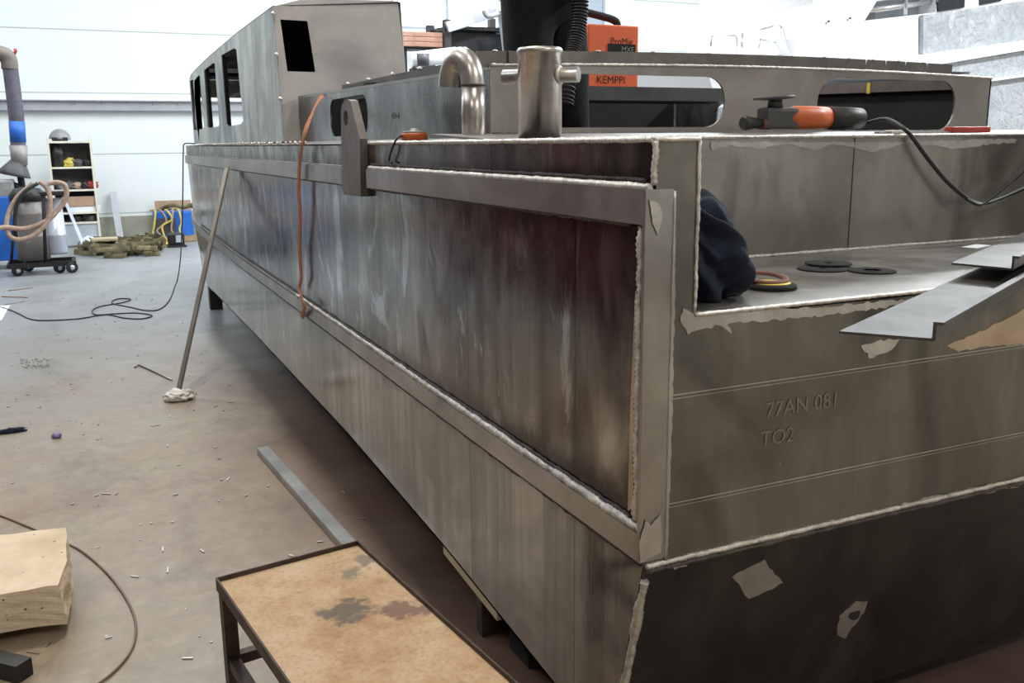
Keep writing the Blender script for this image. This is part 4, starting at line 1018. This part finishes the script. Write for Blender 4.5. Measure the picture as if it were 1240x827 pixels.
for xx in (xa_, (xa_+xb_)/2, xb_): mb.bar((xx, vY-.28, zf), (xx, vY+.28, zf), .05, .05)
mb.tube([(V(56, 318).x, vY-.24, zf), (V(53, 240).x, vY-.24, z1+.04)], .022, 8); mb.tube([(V(14, 318).x, vY-.2, zf), (V(20, 245).x, vY-.2, z1)], .018, 8)
mb.build('cart_frame', M['blackmetal'], t)
for (px, dy) in ((22, -.25), (33, .2), (72, -.2), (87, -.27)):
    x = V(px, 320).x; r = .075; y = vY+dy
    w_ = MB().lathe([(.02, -.02), (r*.9, -.022), (r, -.012), (r, .012), (r*.9, .022), (.02, .02)], (x, y, r+.001), 20, Matrix.Rotation(PI/2, 3, 'X') @ Matrix.Rotation(.3, 3, 'Y')).build('wheel', M['rubber'], t)
    MB().lathe([(.0, -.026), (.035, -.026), (.035, .026), (.0, .026)], (x, y, r+.001), 14, Matrix.Rotation(PI/2, 3, 'X'), cap=False).build('hub', M['paledrum'], w_)
hs = [V(-40, 290, -.5), V(0, 276, -.4), V(30, 277, -.35), V(55, 268, -.35), V(72, 252, -.3), V(80, 238, -.3), V(79, 225, -.3), V(70, 221, -.3), V(58, 222, -.3)]
MB().tube(spline(hs, 8), .033, 10).build('suction_hose', M['hose'], t)
hs = [V(48, 220, -.28), V(57, 228, -.3), V(61, 245, -.33), V(57, 268, -.36), V(42, 284, -.38), V(25, 290, -.38), V(12, 286, -.38), V(8, 272, -.36), V(12, 255, -.3), V(22, 238, -.28), V(40, 222, -.26)]
MB().tube(spline(hs, 8), .031, 10).build('suction_hose', M['hose'], t)
hs = [V(46, 222, -.3), V(30, 232, -.33), V(20, 250, -.33), V(18, 275, -.33), V(20, 290, -.3)]
MB().tube(spline(hs, 6), .024, 8).build('hose_coil', M['rubber'], t)
# blue fume extractor with arm
t = thing('fume_extractor', 'blue fume extractor with tall jointed arm and blue banded duct', 'extractor', (V(2, 300, .5).x, 14.9, 0))
fY = 14.9
def U(px, py): return at(px, py, Y=fY)
bx0, bx1 = U(-40, 280).x, U(26, 280).x
MB().box(((bx0+bx1)/2, fY, (U(0, 237).z+.12)/2), (bx1-bx0, .6, U(0, 237).z-.12), None, .02).build('cabinet', M['blue'], t)
MB().box(((bx0+bx1)/2, fY, U(0, 237).z+.10), (bx1-bx0-.04, .56, .24), None, .03).build('cabinet_top', M['grey'], t)
MB().tube(spline([U(-20, 222), U(0, 223), U(14, 224), U(26, 228)], 5), .05, 8).build('cable_bundle', M['rubber'], t)
for xx in (bx0+.1, bx1-.1):
    for dy in (-.22, .22): MB().lathe([(.0, -.02), (.062, -.02), (.062, .02), (.0, .02)], (xx, fY+dy, .063), 16, Matrix.Rotation(PI/2, 3, 'X'), cap=False).build('wheel', M['rubber'], t)
arm = [U(24, 226), U(22, 210), U(20, 175), U(14, 120), U(9.5, 78)]
MB().tube([U(28, 232), U(25, 215), U(27, 178), U(24, 160)], .045, 12).build('arm_strut', M['blackmetal'], t)
ar = MB().tube(spline([U(23, 195), U(20.5, 150), U(16, 110), U(12, 80)], 6), .098, 20).build('duct', plain('worn_duct', (.13, .12, .16), .6, .1, .35, 6), t)
MB().tube([U(22, 172), U(20.3, 147)], .103, 20).build('blue_band', M['blue'], ar)
MB().tube([U(24, 200), U(22, 176)], [.10, .115], 20).build('cuff', M['greydrum'], ar)
MB().tube(spline([U(12, 84), U(11, 74), U(8, 68), U(0, 65), U(-12, 66)], 6), .105, 18).build('elbow', plain('brown_elbow', (.20, .17, .15), .6, .2), t)
MB().tube([U(16, 68), U(19, 62), U(18, 59)], .02, 8).build('valve_lever', M['red'], t)
MB().tube([U(18, 213), U(18.5, 209), U(22, 196)], [.20, .195, .10], 20).build('hood', M['darkgrey'], t)
# shelf
sY = 17.3
def Q(px, py, dy=0): return at(px, py, Y=sY+dy)
xl, xr = Q(64, 230).x, Q(115.5, 230).x; ztop = Q(85, 171).z
t = thing('shelving_unit', 'cream metal shelving unit against the back wall', 'shelf', ((xl+xr)/2, sY+.2, 0))
for xx in (xl, xr):
    for yy in (sY, sY+.4): MB().box((xx, yy, (ztop+.06)/2), (.035, .035, ztop+.06)).build('post', M['cream'], t)
levels = [ztop, Q(88, 202).z, Q(88, 229.5).z, Q(92, 257).z, Q(95, 269).z]
for z in levels: MB().box(((xl+xr)/2, sY+.2, z-.015), (xr-xl+.03, .43, .03)).build('shelf_board', M['cream'], t)
MB().box(((xl+xr)/2, sY+.425, (levels[-1]+ztop)/2), (xr-xl, .01, ztop-levels[-1])).build('back_panel', M['shelfgrey'], t)
for xx in (xl+.02, xr-.02): MB().box((xx, sY+.2, (levels[-1]+ztop)/2), (.008, .40, ztop-levels[-1])).build('side_panel', M['shelfgrey'], t)
MB().box(((xl+xr)/2, sY+.01, levels[-1]/2), (xr-xl-.04, .02, levels[-1]-.06)).build('lower_panel', M['panelgrey'], t)
# on top: helmet
c = Q(72, 163, .15); t = thing('welding_helmet', 'grey welding helmet on top of the shelving unit', 'helmet', (c.x, c.y, ztop))
mb = MB(); prof = [(.165*math.cos(a), .17*math.sin(a)) for a in [k*PI/2/10 for k in range(10)]]+[(.004, .17)]
mb.lathe(prof, (c.x, c.y, ztop+.03), 28, Matrix.Rotation(.08, 3, 'Y')); mb.build('shell', M['grey'], t)
MB().box((c.x, c.y-.10, ztop+.035), (.24, .12, .06), None, .015).build('visor', M['rubber'], t)
def lumps(level, items):
    for (px, wd, hh, mt, nm, lab, cat) in items:
        p = Q(px, 200, .12); z = levels[level]
        if mt in ('card', 'paper', 'green', 'panelgrey'): mb = MB().box((p.x, p.y, z+hh/2+.001), (wd, .2, hh), None, .004)
        else: mb = blob((p.x, p.y, z+hh*.48), wd/2, .09, hh*.55, .45, 8, 3, px, z+.001)
        tag(mb.build(nm, M[mt], None, (p.x, p.y, z)), lab, cat)
lumps(1, [(71, .20, .34, 'rubber', 'tool_harness', 'black tangled harness at left on the upper shelf', 'harness'),
          (84, .18, .13, 'yellow', 'work_glove', 'yellow glove lying on the upper shelf', 'glove'),
          (94, .20, .12, 'darkgrey', 'tool_pouch', 'dark tool pouch behind the yellow glove on the upper shelf', 'pouch'),
          (106, .16, .12, 'rubber', 'cable_coil', 'black cable coil at right end of the upper shelf', 'cable')])
lumps(2, [(72, .16, .12, 'grey', 'hand_tool', 'grey tool at the left end of the second shelf', 'tool'),
          (81, .15, .13, 'darkgrey', 'hand_tool', 'dark tool between grey and brown ones on second shelf', 'tool'),
          (91, .16, .11, 'hose', 'hand_tool', 'brownish tool in the middle of the second shelf', 'tool'),
          (100, .14, .12, 'rubber', 'hand_tool', 'black tool beside the red one on second shelf', 'tool'),
          (109, .17, .13, 'red', 'red_pouch', 'red pouch at the right end of the second shelf', 'pouch')])
lumps(3, [(96, .50, .09, 'paper', 'label_box', 'white box with green base on the third shelf', 'box')])
p = Q(96, 245, .12); tag(MB().box((p.x, p.y, levels[3]+.09+.085), (.52, .22, .16), None, .004).build('cardboard_box', M['card'], None, (p.x, p.y, levels[3]+.09)), 'brown cardboard box stacked on the white box on the shelf', 'box')
lumps(4, [(84, .20, .12, 'rubber', 'hand_tool', 'black tool at left on the lowest shelf', 'tool'), (104, .24, .11, 'darkgrey', 'hand_tool', 'dark grey tool at right on the lowest shelf', 'tool')])
# leaning bars
a, b = Q(104, 302, -1.0), Q(80, 246, -.05); a.z = .01
tag(MB().bar((a.x, a.y, .02), b, .05, .012).build('flat_bar', M['paledrum'], None, (a.x, a.y, 0)), 'pale flat bar leaning against the shelving unit', 'bar')
a = at(146, 289, Y=17.9); b = at(136.5, 232, Y=18.22)
tag(MB().bar((a.x, 17.9, .01), b, .11, .02, up=(0, 1, 0)).build('flat_bar', M['duct'], None, (a.x, a.y, 0)), 'grey flat bar leaning against the white back wall', 'bar')
c = at(110, 299, Z=.0); tag(blob((c.x, c.y, .08), .13, .1, .09, .3, 6, 3, 9, .002).build('rag', M['paper'], None, (c.x, c.y, 0)), 'pale plastic bag on the floor at the shelf corner', 'bag')
# crate and slings
c = at(129, 309, Z=0); t = thing('wooden_stool', 'small plywood stool standing in the olive sling heap', 'stool', (c.x, c.y+.2, 0))
zq = at(129, 288, Y=c.y+.2).z
MB().box((c.x, c.y+.2, zq-.015), (.38, .36, .03)).build('seat', M['plywood'], t)
for sx in (-1, 1): MB().box((c.x+sx*.16, c.y+.2, (zq-.03)/2), (.03, .34, zq-.03)).build('side_board', M['plywood'], t)
mb = MB()
for k in range(46):
    px = rnd.uniform(112, 185); py = rnd.uniform(297, 309)-abs(px-140)*.08; c = at(px, py, Z=.04)
    pts = [c+Vector((rnd.uniform(-.3, .3), rnd.uniform(-.5, .5), rnd.uniform(-.03, .13))) for _ in range(6)]
    sp = spline(pts, 6); rows = [[Vector((p.x, p.y, max(.004, p.z-.03))), Vector((p.x+.006, p.y+.008, max(.014, p.z))), Vector((p.x+.012, p.y+.03, max(.024, p.z+.03)))] for p in sp]; mb.grid(rows, (0, 0, .008))
tag(mb.build('sling_heap', M['olive'], None, at(150, 303, Z=0)), 'heap of olive lifting slings on the floor below the back wall', 'slings', None, 'stuff')
# cardboard sheet, blue machine with yellow hoses, black lamp
a, b = at(188, 244, Y=17.95), at(232, 243, Y=17.95)
mb = MB(); mb.box(((a.x+b.x)/2, 18.1, a.z/2), (b.x-a.x, .03, a.z), Matrix.Rotation(-.08, 3, 'X')); tag(mb.build('cardboard_sheet', M['card'], None, ((a.x+b.x)/2, 18, 0)), 'brown cardboard sheet behind the blue machine', 'cardboard')
bY = 17.3; a, b = at(190, 290, Y=bY), at(236, 290, Y=bY); zt1 = at(200, 257, Y=bY).z
t = thing('wire_feeder', 'blue machine draped with yellow hoses by the back wall', 'machine', ((a.x+b.x)/2, bY+.25, 0))
MB().box(((a.x+b.x)/2, bY+.25, .09+(zt1-.09)/2), (b.x-a.x, .5, zt1-.09), None, .02).build('case', M['blue'], t)
MB().box(((a.x+b.x)/2, bY+.25, .06), (b.x-a.x+.05, .52, .10)).build('pallet', M['wood'], t)
MB().box(((a.x+b.x)/2-.15, bY-.01, zt1*.55), (.34, .02, zt1*.5), None, .005).build('front_grille', M['darkgrey'], t)
for k in range(5):
    x = a.x+.01+k*.095; pts = [(x-.06, bY+.2, zt1+.03), (x, bY-.05, zt1+.03), (x+rnd.uniform(-.07, .07), bY-.08, zt1*rnd.uniform(.45, .8)), (x+rnd.uniform(-.12, .12), bY-.09, rnd.uniform(.1, .35)), (x+rnd.uniform(-.1, .15), bY-.16, .03)]
    MB().tube(spline(pts, 6), .017, 8).build('yellow_hose' if k % 2 == 0 else 'grey_hose', M['yellow'] if k % 2 == 0 else M['hose'], t)
MB().tube(spline([(a.x+.1, bY+.1, zt1+.04), (a.x+.3, bY+.0, zt1+.12), (a.x+.5, bY+.1, zt1+.07), (a.x+.65, bY+.2, zt1+.1), (b.x, bY+.2, zt1+.05)], 6), .035, 8).build('hose_coil', M['olive'], t)
tag(blob(tuple(at(183, 300, Z=.0)+Vector((.1, .3, .03))), .25, .09, .03, .4, 6, 3, 4, .002).build('cleaning_cloth', M['yellow'], None, at(186, 300, Z=0)), 'yellow cloth on the floor before the blue machine', 'cloth')
c = at(214, 299, Z=0); t = thing('floor_lamp', 'small black work lamp on the floor before the blue machine', 'lamp', (c.x, c.y, 0))
mb = MB(); mb.box((c.x, c.y, .13), (.26, .12, .2), Matrix.Rotation(.25, 3, 'X'), .02); mb.box((c.x, c.y, .015), (.30, .2, .03)); mb.build('lamp_housing', M['rubber'], t)
MB().box((c.x+.04, c.y-.075, .14), (.10, .01, .12), Matrix.Rotation(.25, 3, 'X')).build('lamp_glass', M['paledrum'], t)

# ================================================================== behind the boat: rack and yacht
kY = 15.4; KS = 1.7
def K(px, py, dy=0): return at(px, py, Y=kY+dy)
t = thing('steel_rack', 'black steel storage rack behind the cabin trunk', 'rack', (K(570, 60).x, kY+.5, 0))
for px in (541, 618):
    for dy in (0, .8):
        x = K(px, 40).x; zu = K(px, 24 if px == 541 else 16).z; MB().box((x, kY+dy, zu/2), (.12, .12, zu)).build('upright', M['blackmetal'], t)
xa_, xb_ = K(541, 40).x, K(618, 40).x
for z in (.5, 1.6, K(560, 70).z, K(560, 34).z):
    MB().box(((xa_+xb_)/2, kY+.4, z), (xb_-xa_, .86, .06)).build('shelf_board', M['blackmetal'], t)
MB().box(((xa_+xb_)/2, kY+.4, (K(580, 68).z+K(580, 38).z)/2), (xb_-xa_-.1, .7, K(580, 38).z-K(580, 68).z-.05)).build('dark_bin', M['black'], t)
MB().bar(K(541, 33, -.1), K(603, 14, -.1), .08, .17).build('diagonal_brace', M['duct'], t)
t2 = thing('clamp_stand', 'grey stand with clamped fittings beside the black rack', 'stand', (K(614, 30, -.4).x, kY-.4, 0))
MB().plate([(p.x, p.z) for p in (K(606, 14, -.4), K(622, 14, -.4), K(621, 58, -.4), K(612, 61, -.4))], [], lambda u, v: (u, kY-.4, v), (0, .12, 0)).build('post_plate', M['panelgrey'], t2)
MB().box((K(614, 35, -.35).x, kY-.34, K(614, 58).z/2), (.1, .06, K(614, 58).z)).build('post', M['blackmetal'], t2)
MB().box((K(611, 9, -.4).x, kY-.36, K(611, 9, -.4).z), (.27, .2, .15), None, .01).build('fitting', M['steelrail'], t2)
MB().tube(spline([K(586, 12, -.4), K(590, 19, -.4), K(600, 18, -.4), K(606, 13, -.4)], 5), .045, 8).build('hook', M['grey'], t2)
mt = plain('bundle_timber', (.36, .20, .14), .8, 0, .3, 6)
for i, py in enumerate((42, 48, 54)):
    a, b = K(468, py, .3), K(530, py, .3); 
    tag(MB().box(((a.x+b.x)/2+.06*i, kY+.3, a.z), (b.x-a.x+.1, .5, (K(500, 42, .3).z-K(500, 48, .3).z)-.004), None, .01).build('timber_plank', mt, None, ((a.x+b.x)/2, kY+.3, a.z)), 'reddish timber plank in the stack behind the wheelhouse, ' + ('topmost', 'middle', 'lowest')[i], 'plank')
tz = K(505, 54, .3).z-.052
t3 = thing('trestle', 'dark trestle carrying the timber planks behind the wheelhouse', 'trestle', (K(505, 60, .3).x, kY+.35, 0))
for px in (487, 518): MB().box((K(px, 60, .3).x, kY+.35, tz/2-.022), (.1, .3, tz-.045)).build('leg', M['blackmetal'], t3)
MB().box((K(502, 60, .3).x, kY+.35, tz-.02), (.95, .4, .04)).build('beam', M['blackmetal'], t3)
a, b = K(500, 73, -.9), K(545, 66, -.9)
t4 = thing('roll_stand', 'bright white roll on a stand between wheelhouse and rack', 'roll', ((a.x+b.x)/2, kY-.9, 0))
MB().cyl(a+Vector((-.05, 0, 0)), b+Vector((.1, 0, 0)), .12, 24).build('roll', M['gel'], t4)
for p in (a, b): MB().box((p.x, kY-.9, p.z/2-.06), (.07, .2, p.z-.12)).build('leg', M['blackmetal'], t4)
MB().lathe([(0, 0), (.09, 0), (.1, .18), (.0, .18)], (a.x+.08, kY-1.15, a.z-.1), 14, cap=False).build('knob', M['darkgrey'], t4)

yY = 8.0
def Z_(px, py, dy=0): return at(px, py, Y=yY+dy)
YA = thing('motor_yacht', 'white motor yacht under construction behind the boat at right', 'boat', (Z_(1150, 60).x, yY+1.2, 0))
def slab(px, name, mat, dy=0, th=2.0, holes=()):
    ps = [Z_(x, y, dy) for x, y in px]; hs = [[(lambda p: (p.x, p.z))(Z_(x, y, dy)) for x, y in h] for h in holes]
    return MB().plate([(p.x, p.z) for p in ps], hs, lambda u, v: (u, yY+dy, v), (0, th, 0)).build(name, M[mat], YA)
slab([(962, 66), (966, 45), (984, 5), (990, -60), (1400, -120), (1400, 30), (1400, 70), (1150, 95), (965, 95)], 'superstructure', 'gel', 0, 2.0,
     holes=[[(1047, 25), (1062, 1), (1136, -7), (1133, 15)]])
slab([(1047, 25), (1062, 1), (1136, -7), (1133, 15)], 'saloon_window', 'panelgrey', .25, .02)
slab([(1047, 25), (1059, 6), (1060, 22)], 'window_shade', 'darkgrey', .1, .02)
slab([(1136, -6), (1169, -9), (1168, 9), (1136, 14)], 'window', 'glass', -.02, .03)
slab([(1187, -10), (1214, -13), (1213, 1), (1187, 6)], 'window', 'glass', -.02, .03)
MB().tube([Z_(1050, 13, .1), Z_(1133, 2, .1)], .03, 8).build('grab_rail', M['steelrail'], YA)
MB().tube([Z_(1097, -20, .08), Z_(1096, 18, .08)], .025, 8).build('window_post', M['steelrail'], YA)
slab([(1118, 18), (1240, 1), (1400, -22), (1400, 27), (1240, 49), (1118, 66)], 'film_covered_panel', 'film', -.06, .05)
slab([(960, 66), (1118, 66), (1240, 49), (1400, 27), (1400, 38), (1240, 61), (1144, 77), (960, 100)], 'rub_rail', 'gel', -.12, .12)
slab([(1144, 77), (1240, 62), (1400, 38), (1400, 66), (1240, 89), (1144, 103)], 'film_covered_band', 'film', -.04, .04)
slab([(1000, 113), (1144, 103), (1240, 89), (1400, 66), (1400, 420), (1240, 420), (1060, 420)], 'film_covered_hull', 'film', -.02, 2.2)
slab([(1140, 104), (1240, 89.5), (1400, 66), (1400, 70), (1240, 93), (1140, 107)], 'hull_stripe', 'gel', -.1, .08)
MB().lathe([(.0, 0), (.012, 0), (.012, .01), (0, .01)], Z_(1003, 26, -.02), 10, Matrix.Rotation(PI/2, 3, 'X'), cap=False).build('fitting', M['darkgrey'], YA)
MB().lathe([(.0, 0), (.012, 0), (.012, .01), (0, .01)], Z_(1029, 22, -.02), 10, Matrix.Rotation(PI/2, 3, 'X'), cap=False).build('fitting', M['darkgrey'], YA)
slab([(850, 66), (965, 66), (965, 130), (870, 130)], 'foredeck', 'gel', .2, 1.6)
for pts in (((861, 66), (861, 45), (864, 43), (889, 43), (892, 46), (891, 66)), ((898, 66), (899, 40)), ((919, 66), (920, 48), (944, 52), (966, 51)), ((944, 66), (946, 32), (943, 30), (920, 36)), ((966, 66), (966, 51), (980, 49))):
    MB().tube([Z_(x, y, .35) for x, y in pts], .014, 8).build('guard_rail', M['steelrail'], YA)
